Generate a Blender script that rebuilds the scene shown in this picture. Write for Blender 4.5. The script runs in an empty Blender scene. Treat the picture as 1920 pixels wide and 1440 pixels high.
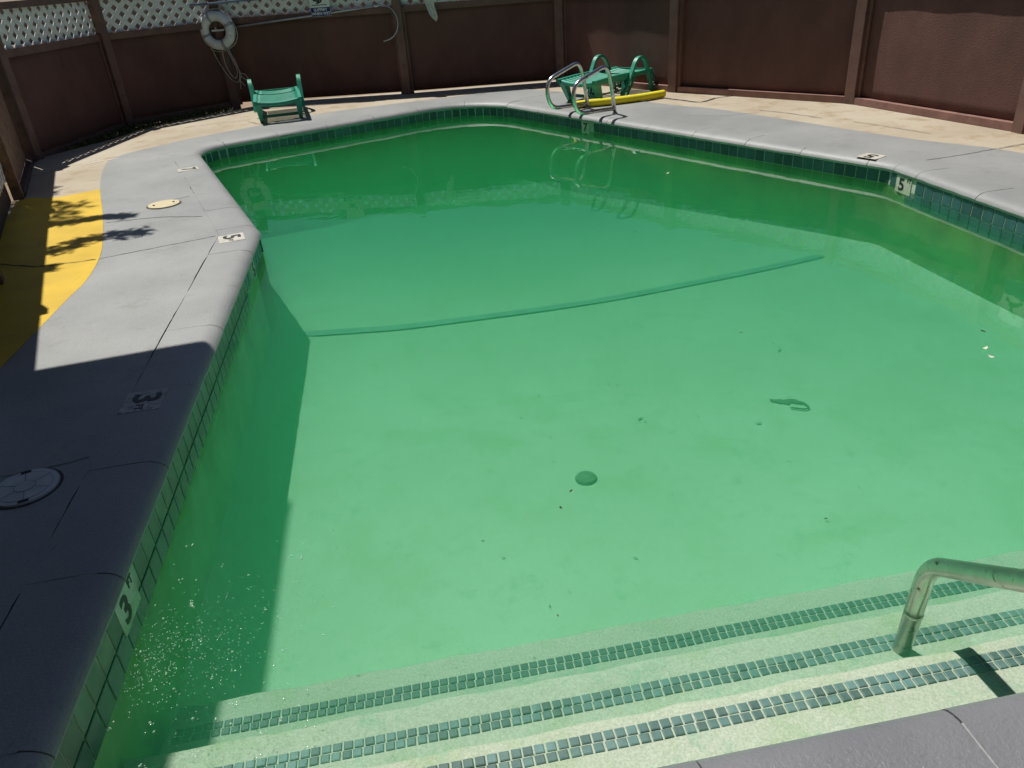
import bpy, bmesh, math, random
from mathutils import Vector, Matrix
from mathutils.geometry import delaunay_2d_cdt
from mathutils import noise as mnoise

random.seed(11)
sc = bpy.context.scene
COL = sc.collection

# ------------------------------------------------------------------ camera
cam_d = bpy.data.cameras.new("camera")
cam = bpy.data.objects.new("camera", cam_d)
COL.objects.link(cam)
FPX = 1442.0
nad = Vector((200.0, 2607.0, FPX)).normalized()          # straight down, in image axes
up_c = -nad
fwd = Vector((0, 0, 1)); Yc = (fwd - fwd.dot(up_c) * up_c).normalized(); Xc = Yc.cross(up_c)
right = Vector((Xc.x, Yc.x, up_c.x)); down = Vector((Xc.y, Yc.y, up_c.y)); front = Vector((Xc.z, Yc.z, up_c.z))
cam.matrix_world = Matrix(((right.x, -down.x, -front.x, 0), (right.y, -down.y, -front.y, 0),
                           (right.z, -down.z, -front.z, 1.7), (0, 0, 0, 1)))
cam_d.sensor_width = 36.0
cam_d.lens = 36.0 * FPX / 1920.0
cam_d.clip_start = 0.05
cam_d.clip_end = 2000.0
sc.camera = cam

# ------------------------------------------------------------------ sky, sun, exposure
SH = Vector((0.352, -0.358, -1.0))                       # path of the sunlight
elev = math.atan2(1.0, math.hypot(SH.x, SH.y))
world = bpy.data.worlds.new("World"); sc.world = world; world.use_nodes = True
wn = world.node_tree
sky = wn.nodes.new("ShaderNodeTexSky"); sky.sky_type = 'NISHITA'; sky.sun_disc = False
sky.sun_elevation = elev
sky.sun_rotation = math.atan2(-SH.x, -SH.y)
sky.altitude = 900.0; sky.air_density = 0.85; sky.dust_density = 1.1; sky.ozone_density = 2.0
bg = wn.nodes["Background"]; bg.inputs[1].default_value = 0.05
wn.links.new(sky.outputs[0], bg.inputs[0])
sun_d = bpy.data.lights.new("sun", 'SUN'); sun_d.energy = 5.0; sun_d.angle = math.radians(0.7)
sun_d.color = (1.0, 0.965, 0.9)
sun = bpy.data.objects.new("sun", sun_d); COL.objects.link(sun)
sun.rotation_euler = SH.to_track_quat('-Z', 'Y').to_euler()
sun.location = (-4, 4, 12)
sc.view_settings.view_transform = 'Standard'
sc.view_settings.look = 'None'
sc.view_settings.gamma = 1.0
sc.view_settings.exposure = 0.0
sc.cycles.use_denoising = True
sc.cycles.use_adaptive_sampling = True
sc.cycles.adaptive_threshold = 0.02
sc.cycles.max_bounces = 6
sc.cycles.diffuse_bounces = 2
sc.cycles.transparent_max_bounces = 16
sc.cycles.volume_bounces = 1
sc.cycles.caustics_reflective = False
sc.cycles.caustics_refractive = False
sc.cycles.sample_clamp_indirect = 4.0

# ------------------------------------------------------------------ materials
def ramp(nt, fac, stops):
    r = nt.nodes.new("ShaderNodeValToRGB")
    e = r.color_ramp.elements
    e[0].position, e[0].color = stops[0][0], (*stops[0][1], 1)
    e[1].position, e[1].color = stops[-1][0], (*stops[-1][1], 1)
    for p, c in stops[1:-1]:
        k = e.new(p); k.color = (*c, 1)
    nt.links.new(fac, r.inputs[0])
    return r.outputs[0]

def noise(nt, vec, scale, detail=4, rough=0.55, stretch=None):
    n = nt.nodes.new("ShaderNodeTexNoise")
    n.inputs["Scale"].default_value = scale; n.inputs["Detail"].default_value = detail
    n.inputs["Roughness"].default_value = rough
    if stretch:
        m = nt.nodes.new("ShaderNodeMapping"); m.inputs["Scale"].default_value = stretch
        nt.links.new(vec, m.inputs[0]); vec = m.outputs[0]
    nt.links.new(vec, n.inputs["Vector"])
    return n.outputs[0]

def mixc(nt, fac, a, b, mode='MIX'):
    m = nt.nodes.new("ShaderNodeMix"); m.data_type = 'RGBA'; m.blend_type = mode
    if isinstance(fac, (int, float)): m.inputs[0].default_value = fac
    else: nt.links.new(fac, m.inputs[0])
    for s, v in ((6, a), (7, b)):
        if isinstance(v, tuple): m.inputs[s].default_value = (*v, 1)
        else: nt.links.new(v, m.inputs[s])
    return m.outputs[2]

def new_mat(name):
    m = bpy.data.materials.new(name); m.use_nodes = True
    nt = m.node_tree; b = nt.nodes["Principled BSDF"]
    g = nt.nodes.new("ShaderNodeNewGeometry")
    return m, nt, b, g.outputs["Position"]

def bump(nt, b, h, strength, dist=0.01):
    k = nt.nodes.new("ShaderNodeBump"); k.inputs["Strength"].default_value = strength
    k.inputs["Distance"].default_value = dist
    nt.links.new(h, k.inputs["Height"]); nt.links.new(k.outputs[0], b.inputs["Normal"])

def mat(name, c, rough=0.6, metal=0.0, var=0.15, vscale=6, bscale=0, bstr=0.3, bdist=0.004, spec=0.5, island=0.0, c2=None, c2scale=3, c2lo=0.55, c2hi=0.7):
    """plain painted or moulded surface: base colour with slow mottling, optional second colour in patches, fine relief"""
    m, nt, b, pos = new_mat(name)
    lo = tuple(x * (1 - var) for x in c); hi = tuple(min(1, x * (1 + var)) for x in c)
    col = ramp(nt, noise(nt, pos, vscale, 5), [(0.3, lo), (0.7, hi)])
    if c2:
        f = ramp(nt, noise(nt, pos, c2scale, 8, 0.65), [(c2lo, (0, 0, 0)), (c2hi, (1, 1, 1))])
        col = mixc(nt, f, col, c2)
    if island:
        oi = nt.nodes.new("ShaderNodeObjectInfo")
        v = ramp(nt, oi.outputs["Random"], [(0, (1 - island,) * 3), (1, (1 + island,) * 3)])
        col = mixc(nt, 1.0, col, v, 'MULTIPLY')
    nt.links.new(col, b.inputs["Base Color"])
    b.inputs["Roughness"].default_value = rough; b.inputs["Metallic"].default_value = metal
    b.inputs["Specular IOR Level"].default_value = spec
    if bscale:
        bump(nt, b, noise(nt, pos, bscale, 4), bstr, bdist)
    return m

M = {}
# grey deck paint: brushed coat over coarse concrete, worn and stained
m, nt, b, pos = new_mat("grey_deck_paint")
c = ramp(nt, noise(nt, pos, 1.6, 6, 0.6), [(0.3, (0.265, 0.272, 0.268)), (0.7, (0.33, 0.336, 0.33))])
st = ramp(nt, noise(nt, pos, 5, 8, 0.7), [(0.60, (0, 0, 0)), (0.78, (1, 1, 1))])
c = mixc(nt, st, c, (0.225, 0.225, 0.212))
sp = ramp(nt, noise(nt, pos, 55, 3, 0.6, (1, 0.25, 1)), [(0.66, (0, 0, 0)), (0.76, (0.6, 0.6, 0.6))])
c = mixc(nt, sp, c, (0.17, 0.17, 0.165))
bigst = ramp(nt, noise(nt, pos, 0.7, 6, 0.6), [(0.35, (0.88, 0.885, 0.89)), (0.62, (1.05, 1.05, 1.04))])
c = mixc(nt, 1.0, c, bigst, 'MULTIPLY')
wr = ramp(nt, noise(nt, pos, 2.3, 12, 0.78), [(0.56, (0, 0, 0)), (0.66, (0.55, 0.55, 0.55))])
c = mixc(nt, wr, c, (0.205, 0.20, 0.185))
gr_ = ramp(nt, noise(nt, pos, 160, 3, 0.7), [(0.3, (0.84, 0.84, 0.84)), (0.7, (1.1, 1.1, 1.1))])
c = mixc(nt, 1.0, c, gr_, 'MULTIPLY')
nt.links.new(c, b.inputs["Base Color"]); b.inputs["Roughness"].default_value = 0.5
hA = noise(nt, pos, 110, 3, 0.5)
bump(nt, b, hA, 0.55, 0.004)
M['grey'] = m
M['grey_coping'] = m
m, nt, b, pos = new_mat("near_grey_paint")  # darker, glossier grey for the near coping stones
c = ramp(nt, noise(nt, pos, 3, 6, 0.6), [(0.3, (0.165, 0.165, 0.180)), (0.7, (0.200, 0.200, 0.212))])
sp = ramp(nt, noise(nt, pos, 30, 4, 0.7), [(0.60, (0, 0, 0)), (0.75, (0.6, 0.6, 0.6))])
c = mixc(nt, sp, c, (0.115, 0.115, 0.125))
nt.links.new(c, b.inputs["Base Color"]); b.inputs["Roughness"].default_value = 0.33
bump(nt, b, noise(nt, pos, 85, 3, 0.6), 0.65, 0.005)
M['grey_near'] = m
# bare tan concrete
m, nt, b, pos = new_mat("bare_concrete")
c = ramp(nt, noise(nt, pos, 0.9, 7, 0.6), [(0.25, (0.33, 0.27, 0.19)), (0.5, (0.42, 0.36, 0.27)), (0.75, (0.49, 0.44, 0.35))])
st = ramp(nt, noise(nt, pos, 3.2, 9, 0.7), [(0.52, (0, 0, 0)), (0.7, (1, 1, 1))])
c = mixc(nt, st, c, (0.30, 0.215, 0.115))
sp = ramp(nt, noise(nt, pos, 40, 3, 0.7), [(0.62, (0, 0, 0)), (0.72, (1, 1, 1))])
c = mixc(nt, sp, c, (0.24, 0.18, 0.11))
nt.links.new(c, b.inputs["Base Color"]); b.inputs["Roughness"].default_value = 0.85
bump(nt, b, noise(nt, pos, 70, 4), 0.5, 0.004)
M['tan'] = m
M['yellow_paint'] = mat("yellow_deck_paint", (0.62, 0.405, 0.012), 0.55, var=0.12, vscale=3, bscale=100, bstr=0.5, c2=(0.46, 0.30, 0.012), c2scale=14, c2lo=0.6, c2hi=0.75)
# brown stucco-painted plywood
m, nt, b, pos = new_mat("brown_plywood")
c = ramp(nt, noise(nt, pos, 1.2, 6), [(0.3, (0.102, 0.046, 0.036)), (0.7, (0.152, 0.071, 0.055))])
st = ramp(nt, noise(nt, pos, 7, 8, 0.7, (1, 1, 3)), [(0.66, (0, 0, 0)), (0.74, (1, 1, 1))])
c = mixc(nt, st, c, (0.085, 0.047, 0.04))
stk = ramp(nt, noise(nt, pos, 2.2, 7, 0.65, (1, 1, 0.5)), [(0.32, (0.78, 0.77, 0.77)), (0.66, (1.12, 1.1, 1.1))])
c = mixc(nt, 1.0, c, stk, 'MULTIPLY')
scf = ramp(nt, noise(nt, pos, 6, 10, 0.8, (1, 1, 2.5)), [(0.70, (0, 0, 0)), (0.735, (0.6, 0.6, 0.6))])
c = mixc(nt, scf, c, (0.26, 0.19, 0.16))
nt.links.new(c, b.inputs["Base Color"]); b.inputs["Roughness"].default_value = 0.75
h1 = noise(nt, pos, 45, 5, 0.6, (1, 1, 2.2))
bump(nt, b, h1, 0.6, 0.006)
M['ply'] = m
M['trim'] = mat("brown_trim", (0.165, 0.090, 0.072), 0.65, var=0.2, vscale=5, bscale=60, bstr=0.4, c2=(0.10, 0.06, 0.05), c2scale=9)
M['plank'] = mat('pinkish_brown_plank', (0.26, 0.14, 0.115), 0.7, var=0.2, vscale=6, bscale=60, c2=(0.15, 0.08, 0.065), c2scale=7)
M['darktrim'] = mat("dark_weathered_wood", (0.075, 0.05, 0.042), 0.8, var=0.3, vscale=9, bscale=50)
M['rawwood'] = mat("worn_brown_wood", (0.22, 0.13, 0.085), 0.8, var=0.3, vscale=12, bscale=60, c2=(0.09, 0.05, 0.04), c2scale=8)
M['lattice'] = mat("white_lattice_vinyl", (0.80, 0.81, 0.80), 0.55, var=0.1, vscale=9, c2=(0.36, 0.34, 0.30), c2scale=16, c2lo=0.56, c2hi=0.75)
# plaster of the basin with algae
m, nt, b, pos = new_mat("pool_plaster")
c = ramp(nt, noise(nt, pos, 0.8, 5), [(0.3, (0.48, 0.50, 0.40)), (0.7, (0.60, 0.60, 0.51))])
al = ramp(nt, noise(nt, pos, 2.6, 8, 0.68), [(0.5, (0, 0, 0)), (0.68, (0.85, 0.85, 0.85))])
c = mixc(nt, al, c, (0.38, 0.47, 0.29))
al2 = ramp(nt, noise(nt, pos, 6.5, 9, 0.75), [(0.55, (0, 0, 0)), (0.69, (0.8, 0.8, 0.8))])
c = mixc(nt, al2, c, (0.30, 0.46, 0.34))
sp = ramp(nt, noise(nt, pos, 34, 6, 0.75), [(0.60, (0, 0, 0)), (0.70, (0.75, 0.75, 0.75))])
c = mixc(nt, sp, c, (0.22, 0.33, 0.2))
sp = ramp(nt, noise(nt, pos, 120, 4, 0.8), [(0.35, (0.72, 0.76, 0.72)), (0.65, (1.12, 1.12, 1.12))])
c = mixc(nt, 1.0, c, sp, 'MULTIPLY')
nt.links.new(c, b.inputs["Base Color"]); b.inputs["Roughness"].default_value = 0.8
bump(nt, b, noise(nt, pos, 40, 5), 0.4, 0.006)
M['plaster'] = m
# plaster of the basin with algae
m, nt, b, pos = new_mat("floor_plaster")
c = ramp(nt, noise(nt, pos, 0.8, 5), [(0.3, (0.60, 0.74, 0.54)), (0.7, (0.72, 0.84, 0.66))])
al = ramp(nt, noise(nt, pos, 2.6, 8, 0.68), [(0.5, (0, 0, 0)), (0.68, (0.85, 0.85, 0.85))])
c = mixc(nt, al, c, (0.56, 0.72, 0.46))
al2 = ramp(nt, noise(nt, pos, 6.5, 9, 0.75), [(0.55, (0, 0, 0)), (0.69, (0.8, 0.8, 0.8))])
c = mixc(nt, al2, c, (0.48, 0.68, 0.46))
sp = ramp(nt, noise(nt, pos, 34, 6, 0.75), [(0.60, (0, 0, 0)), (0.70, (0.75, 0.75, 0.75))])
c = mixc(nt, sp, c, (0.46, 0.60, 0.42))
sp = ramp(nt, noise(nt, pos, 120, 4, 0.8), [(0.35, (0.92, 0.93, 0.92)), (0.65, (1.04, 1.04, 1.04))])
c = mixc(nt, 1.0, c, sp, 'MULTIPLY')
nt.links.new(c, b.inputs["Base Color"]); b.inputs["Roughness"].default_value = 0.8
bump(nt, b, noise(nt, pos, 40, 5), 0.4, 0.006)
M['floorplaster'] = m
M['wallplaster'] = mat("shade_darkened_algae_plaster", (0.14, 0.31, 0.07), 0.85, var=0.25, vscale=3, c2=(0.06, 0.16, 0.03), c2scale=2.2, c2lo=0.45, c2hi=0.65)  # algae green, darkened in the colour to stand in for deep-end shade
M['shallowwall'] = mat('lightened_algae_plaster', (0.30, 0.54, 0.27), 0.85, var=0.2, vscale=3, c2=(0.20, 0.44, 0.14), c2scale=2.5, c2lo=0.45, c2hi=0.65)  # lighter algae green, toned to the shadowed floor so their edge fades
M['lidgroove'] = mat('lid_groove', (0.24, 0.25, 0.25), 0.6)
M['grout'] = mat("grout", (0.50, 0.54, 0.44), 0.9, var=0.25, vscale=8, c2=(0.2, 0.3, 0.14), c2scale=5)
M['tile'] = mat("teal_glazed_tile", (0.045, 0.115, 0.120), 0.2, var=0.2, vscale=5, island=0.22, bscale=18, bstr=0.05)
M['tile_pale'] = mat("scummed_teal_tile", (0.115, 0.165, 0.125), 0.3, var=0.25, vscale=7, island=0.2, c2=(0.22, 0.25, 0.16), c2scale=6)
M['steptile'] = mat("grey_teal_mosaic_tile", (0.100, 0.172, 0.170), 0.55, var=0.2, vscale=20, island=0.35, c2=(0.15, 0.21, 0.19), c2scale=18, c2lo=0.52, c2hi=0.72)
M['breakline'] = mat("dark_floor_tile_line", (0.30, 0.47, 0.40), 0.6, var=0.2)
M['marker'] = mat("ceramic_white_marker", (0.62, 0.60, 0.52), 0.3, var=0.12, vscale=12, c2=(0.40, 0.36, 0.28), c2scale=22, c2lo=0.5, c2hi=0.7)
M['marker_worn'] = mat("paint_spattered_marker", (0.42, 0.41, 0.38), 0.5, var=0.2, vscale=15, c2=(0.22, 0.22, 0.22), c2scale=40, c2lo=0.5, c2hi=0.6)
M['black'] = mat("black_lettering", (0.012, 0.012, 0.013), 0.5)
M['navy'] = mat("navy_sign_ink", (0.012, 0.02, 0.17), 0.4)
M['signwhite'] = mat("white_sign_face", (0.82, 0.83, 0.82), 0.4, var=0.06)
M['groove'] = mat("dark_joint", (0.06, 0.058, 0.055), 0.9, var=0.4, vscale=20)
M['crackpaint'] = mat("painted_over_crack", (0.13, 0.135, 0.14), 0.8, var=0.4, vscale=15)
M['steel'] = mat("brushed_stainless_steel", (0.62, 0.61, 0.58), 0.22, metal=1.0, var=0.1, vscale=12, c2=(0.30, 0.27, 0.22), c2scale=14, c2lo=0.58, c2hi=0.7)
M['steel_rust'] = mat("pitted_steel", (0.55, 0.53, 0.48), 0.28, metal=1.0, var=0.15, vscale=14, c2=(0.12, 0.09, 0.06), c2scale=38, c2lo=0.60, c2hi=0.66, bscale=70, bstr=0.15)
M['green'] = mat("green_resin", (0.026, 0.285, 0.190), 0.42, var=0.12, vscale=7, c2=(0.06, 0.30, 0.21), c2scale=5)
M['green_dark'] = mat("green_resin_underframe", (0.014, 0.16, 0.105), 0.45, var=0.12)
M['noodle'] = mat("yellow_foam", (0.86, 0.74, 0.02), 0.75, var=0.06, vscale=30, bscale=160, bstr=0.3, c2=(0.78, 0.72, 0.06), c2scale=10)
M['ring'] = mat("scuffed_white_ring", (0.74, 0.75, 0.75), 0.5, var=0.12, vscale=8, c2=(0.16, 0.16, 0.15), c2scale=16, c2lo=0.64, c2hi=0.7)
M['ringband'] = mat("grey_ring_band", (0.33, 0.35, 0.37), 0.6)
M['rope'] = mat("white_twisted_rope", (0.46, 0.44, 0.42), 0.8, var=0.3, vscale=60)
M['alu'] = mat("dull_aluminium", (0.50, 0.51, 0.53), 0.4, metal=0.7, var=0.15, vscale=6)
M['bluepole'] = mat("blue_painted_pole", (0.17, 0.21, 0.32), 0.4, metal=0.2, var=0.2)
M['cloth'] = mat("greyish_white_cloth", (0.62, 0.61, 0.57), 0.8, var=0.15, vscale=20, bscale=120, bstr=0.3)
M['lid_cream'] = mat("cream_plastic_lid", (0.62, 0.54, 0.34), 0.45, var=0.08)
M['lid_white'] = mat("worn_white_lid", (0.48, 0.50, 0.50), 0.5, var=0.15, vscale=9, c2=(0.10, 0.24, 0.26), c2scale=5, c2lo=0.62, c2hi=0.7)
M['hole'] = mat("dark_slot", (0.02, 0.02, 0.02), 0.9)
M['stucco'] = mat("cream_stucco", (0.42, 0.38, 0.31), 0.9, var=0.08, vscale=3, bscale=60)
M['sky_block_dark'] = mat('dark_sky_block', (0.06, 0.045, 0.04), 0.9, var=0.1, vscale=3, bscale=60)  # kept dark so the added rear wing bounces little sunlight
M['roof'] = mat("brown_roof", (0.10, 0.08, 0.07), 0.9, var=0.2)
M['bark'] = mat("tree_bark", (0.10, 0.075, 0.055), 0.9, var=0.3, vscale=12, bscale=40)
M['leaf'] = mat("green_leaf", (0.055, 0.11, 0.03), 0.6, var=0.4, vscale=9)
M['cover'] = mat("dry_ground_cover", (0.11, 0.12, 0.035), 0.8, var=0.5, vscale=14, c2=(0.24, 0.16, 0.05), c2scale=10)
M['litter'] = mat("orange_leaf_litter", (0.32, 0.11, 0.04), 0.8, var=0.5, vscale=40)
M['dirt'] = mat("dry_dirt", (0.26, 0.185, 0.115), 0.95, var=0.3, vscale=0.7, c2=(0.16, 0.14, 0.10), c2scale=0.35, c2lo=0.5, c2hi=0.6)
M['asphalt'] = mat("asphalt", (0.055, 0.055, 0.056), 0.9, var=0.2)
M['blockwall'] = mat("pale_block_wall", (0.20, 0.17, 0.13), 0.9, var=0.15, vscale=2)
M['sunken'] = mat("sunken_dark_plastic", (0.17, 0.26, 0.16), 0.8, var=0.3, vscale=20)
M['floordirt'] = mat('floor_dirt', (0.34, 0.46, 0.32), 0.9, var=0.3)
M['speck'] = mat("dark_floating_speck", (0.02, 0.022, 0.015), 0.6)
M['drypetal'] = mat("pale_floating_leaf", (0.60, 0.56, 0.45), 0.6)
M['white_chalk'] = mat("white_paint_line", (0.62, 0.60, 0.55), 0.8)

# bubbles: clear shiny film
m, nt, b, pos = new_mat("bubble_film")
b.inputs["Base Color"].default_value = (0.50, 0.70, 0.55, 1); b.inputs["Roughness"].default_value = 0.10
b.inputs["Specular IOR Level"].default_value = 1.0; b.inputs["Alpha"].default_value = 0.42
M['bubble'] = m

# water: Fresnel mirror over a clear surface, green absorbing and faintly scattering body
m = bpy.data.materials.new("green_pool_water"); m.use_nodes = True
nt = m.node_tree; nt.nodes.remove(nt.nodes["Principled BSDF"])
out = nt.nodes["Material Output"]
geo = nt.nodes.new("ShaderNodeNewGeometry")
nz = noise(nt, geo.outputs["Position"], 2.2, 3, 0.5)
nz2 = noise(nt, geo.outputs["Position"], 28, 2, 0.5)
dst = nt.nodes.new("ShaderNodeVectorMath"); dst.operation = 'DISTANCE'
dst.inputs[1].default_value = (-1.15, 1.7, -0.165)
nt.links.new(geo.outputs["Position"], dst.inputs[0])
mr = nt.nodes.new("ShaderNodeMapRange"); mr.inputs[1].default_value = 0.2; mr.inputs[2].default_value = 1.6
mr.inputs[3].default_value = 0.9; mr.inputs[4].default_value = 0.02
nt.links.new(dst.outputs["Value"], mr.inputs[0])
mu = nt.nodes.new("ShaderNodeMath"); mu.operation = 'MULTIPLY'
nt.links.new(nz2, mu.inputs[0]); nt.links.new(mr.outputs[0], mu.inputs[1])
ad = nt.nodes.new("ShaderNodeMath"); ad.operation = 'ADD'
nt.links.new(nz, ad.inputs[0]); nt.links.new(mu.outputs[0], ad.inputs[1])
bp = nt.nodes.new("ShaderNodeBump"); bp.inputs["Strength"].default_value = 0.35; bp.inputs["Distance"].default_value = 0.006
nt.links.new(ad.outputs[0], bp.inputs["Height"])
fr = nt.nodes.new("ShaderNodeFresnel"); fr.inputs["IOR"].default_value = 1.333
nt.links.new(bp.outputs[0], fr.inputs["Normal"])
tr = nt.nodes.new("ShaderNodeBsdfTransparent")
gl = nt.nodes.new("ShaderNodeBsdfGlossy"); gl.inputs["Roughness"].default_value = 0.015
gl.inputs["Color"].default_value = (1, 1, 1, 1)
nt.links.new(bp.outputs[0], gl.inputs["Normal"])
mx = nt.nodes.new("ShaderNodeMixShader")
nt.links.new(fr.outputs[0], mx.inputs[0]); nt.links.new(tr.outputs[0], mx.inputs[1]); nt.links.new(gl.outputs[0], mx.inputs[2])
nt.links.new(mx.outputs[0], out.inputs["Surface"])
va = nt.nodes.new("ShaderNodeVolumeAbsorption"); va.inputs["Color"].default_value = (0.0, 0.81, 0.43, 1); va.inputs["Density"].default_value = 0.86
vs = nt.nodes.new("ShaderNodeVolumeScatter"); vs.inputs["Color"].default_value = (0.15, 0.92, 0.44, 1); vs.inputs["Density"].default_value = 0.58
vs.inputs["Anisotropy"].default_value = -0.7
av = nt.nodes.new("ShaderNodeAddShader")
nt.links.new(va.outputs[0], av.inputs[0]); nt.links.new(vs.outputs[0], av.inputs[1])
nt.links.new(av.outputs[0], out.inputs["Volume"])
M['water'] = m

# ------------------------------------------------------------------ mesh helpers
def finish(me, material, smooth=False):
    if material: me.materials.append(M[material])
    if smooth:
        for p in me.polygons: p.use_smooth = True
    return me

def mesh_of(name, verts, faces, material=None, smooth=False):
    me = bpy.data.meshes.new(name); me.from_pydata([tuple(v) for v in verts], [], faces); me.validate(); me.update()
    return finish(me, material, smooth)

def link(name, me, parent=None, mtx=None):
    o = bpy.data.objects.new(name, me); COL.objects.link(o)
    if mtx is not None: o.matrix_world = mtx
    if parent is not None: o.parent = parent
    return o

def tag(o, label=None, cat=None, group=None, kind=None):
    if label: o["label"] = label
    if cat: o["category"] = cat
    if group: o["group"] = group
    if kind: o["kind"] = kind
    return o

def empty(name, loc=(0, 0, 0), rz=0.0):
    o = bpy.data.objects.new(name, None); o.empty_display_size = 0.2; COL.objects.link(o)
    o.location = loc; o.rotation_euler = (0, 0, rz)
    return o

class MB:
    """collects vertices and faces for one mesh"""
    def __init__(s): s.v = []; s.f = []
    def add(s, vs, fs):
        n = len(s.v); s.v += [Vector(v) for v in vs]; s.f += [tuple(i + n for i in f) for f in fs]; return s
    def box(s, lo, hi, mtx=None):
        x0, y0, z0 = lo; x1, y1, z1 = hi
        vs = [Vector(p) for p in ((x0,y0,z0),(x1,y0,z0),(x1,y1,z0),(x0,y1,z0),(x0,y0,z1),(x1,y0,z1),(x1,y1,z1),(x0,y1,z1))]
        if mtx: vs = [mtx @ v for v in vs]
        return s.add(vs, [(0,3,2,1),(4,5,6,7),(0,1,5,4),(1,2,6,5),(2,3,7,6),(3,0,4,7)])
    def tube(s, pts, r, n=10, closed=False, flat=1.0, caps=True):
        pts = [Vector(p) for p in pts]; k = len(pts); rings = []
        t0 = None; ref = None
        for i, p in enumerate(pts):
            if closed: t = (pts[(i + 1) % k] - pts[i - 1]).normalized()
            else: t = (pts[min(i + 1, k - 1)] - pts[max(i - 1, 0)]).normalized()
            if ref is None:
                ref = t.cross(Vector((0, 0, 1)))
                if ref.length < 0.05: ref = t.cross(Vector((1, 0, 0)))
                ref.normalize()
            else:
                ref = (ref - ref.dot(t) * t).normalized()
            b2 = t.cross(ref)
            rr = r[i] if isinstance(r, (list, tuple)) else r
            rings.append([p + (ref * math.cos(a) + b2 * math.sin(a) * flat) * rr for a in (2 * math.pi * j / n for j in range(n))])
        vs = [v for R_ in rings for v in R_]; fs = []
        for i in range(k if closed else k - 1):
            for j in range(n):
                a = i * n + j; b_ = i * n + (j + 1) % n; c_ = ((i + 1) % k) * n + (j + 1) % n; d = ((i + 1) % k) * n + j
                fs.append((a, b_, c_, d))
        if not closed and caps:
            fs.append(tuple(range(n - 1, -1, -1))); fs.append(tuple((k - 1) * n + j for j in range(n)))
        return s.add(vs, fs)
    def build(s, name, material, parent=None, mtx=None, smooth=False):
        return link(name, mesh_of(name, s.v, s.f, material, smooth), parent, mtx)

def bez_round(pts, r, n=6):
    """round the inner corners of a 3-D polyline"""
    pts = [Vector(p) for p in pts]; o = [pts[0]]
    for i in range(1, len(pts) - 1):
        a = pts[i - 1] - pts[i]; c_ = pts[i + 1] - pts[i]
        rr = r[i - 1] if isinstance(r, (list, tuple)) else r
        d = min(rr, a.length * 0.49, c_.length * 0.49)
        p0 = pts[i] + a.normalized() * d; p2 = pts[i] + c_.normalized() * d
        for k in range(n + 1):
            t = k / n; o.append(p0 * (1 - t) ** 2 + pts[i] * 2 * t * (1 - t) + p2 * t * t)
    o.append(pts[-1]); return o

def spline(pts, n=8):
    pts = [Vector(p) for p in pts]; o = []
    for i in range(len(pts) - 1):
        p0 = pts[max(i - 1, 0)]; p1 = pts[i]; p2 = pts[i + 1]; p3 = pts[min(i + 2, len(pts) - 1)]
        for k in range(n):
            t = k / n
            o.append(0.5 * ((2 * p1) + (p2 - p0) * t + (2 * p0 - 5 * p1 + 4 * p2 - p3) * t * t + (3 * p1 - p0 - 3 * p2 + p3) * t ** 3))
    o.append(pts[-1]); return o

def bevel_mesh(me, w, seg=2):
    bm = bmesh.new(); bm.from_mesh(me)
    bmesh.ops.bevel(bm, geom=bm.edges[:], offset=w, segments=seg, affect='EDGES', profile=0.5)
    bm.to_mesh(me); bm.free(); return me

def sheet(name, outer, hole, z, material, parent=None, grid=None):
    """flat polygon (optionally with a hole) laid at height z"""
    vs = [Vector((p[0], p[1])) for p in outer]; n = len(vs)
    edges = [(i, (i + 1) % n) for i in range(n)]
    if hole:
        m_ = len(hole); vs += [Vector((p[0], p[1])) for p in hole]
        edges += [(n + i, n + (i + 1) % m_) for i in range(m_)]
    r = delaunay_2d_cdt(vs, edges, [], 1 if not hole else 2, 1e-5)
    V, F = r[0], r[2]
    if hole:                                              # drop triangles that fall in the hole
        def inside(p, poly):
            c_ = False; j = len(poly) - 1
            for i in range(len(poly)):
                if (poly[i][1] > p.y) != (poly[j][1] > p.y) and p.x < (poly[j][0] - poly[i][0]) * (p.y - poly[i][1]) / (poly[j][1] - poly[i][1]) + poly[i][0]: c_ = not c_
                j = i
            return c_
        F = [f for f in F if not inside(sum((V[i] for i in f), Vector((0, 0))) / 3, hole)]
    fs = []
    for f in F:
        a, b_, c_ = (V[i] for i in f[:3])
        fs.append(tuple(f) if (b_ - a).cross(c_ - a) > 0 else tuple(reversed(f)))
    return link(name, mesh_of(name, [(v.x, v.y, z) for v in V], fs, material), parent)

def ribbon(name, pts, w, z, material, parent, jitter=0.0, sub=5):
    """narrow strip following a line on the ground"""
    P = spline([(p[0], p[1], z) for p in pts], sub); v = []; f = []
    for i, p in enumerate(P):
        t = (P[min(i + 1, len(P) - 1)] - P[max(i - 1, 0)]).normalized(); n_ = Vector((-t.y, t.x, 0))
        j = n_ * random.uniform(-jitter, jitter); ww = w * random.uniform(0.5, 1.2)
        v += [p + j + n_ * ww / 2, p + j - n_ * ww / 2]
        if i: f.append((2 * i - 2, 2 * i - 1, 2 * i + 1, 2 * i))
    return link(name, mesh_of(name, v, f, material), parent)

def text_mesh(name, body, size, material, bold=0.0, extrude=0.0008, align='CENTER'):
    cu = bpy.data.curves.new(name, 'FONT'); cu.body = body; cu.size = size
    cu.align_x = align; cu.align_y = 'CENTER'; cu.offset = bold; cu.extrude = extrude; cu.resolution_u = 4
    o = bpy.data.objects.new(name, cu); COL.objects.link(o)
    bpy.context.view_layer.update()
    dg = bpy.context.evaluated_depsgraph_get()
    me = bpy.data.meshes.new_from_object(o.evaluated_get(dg))
    bpy.data.objects.remove(o); bpy.data.curves.remove(cu)
    me.materials.clear(); me.materials.append(M[material])
    return me

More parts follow.
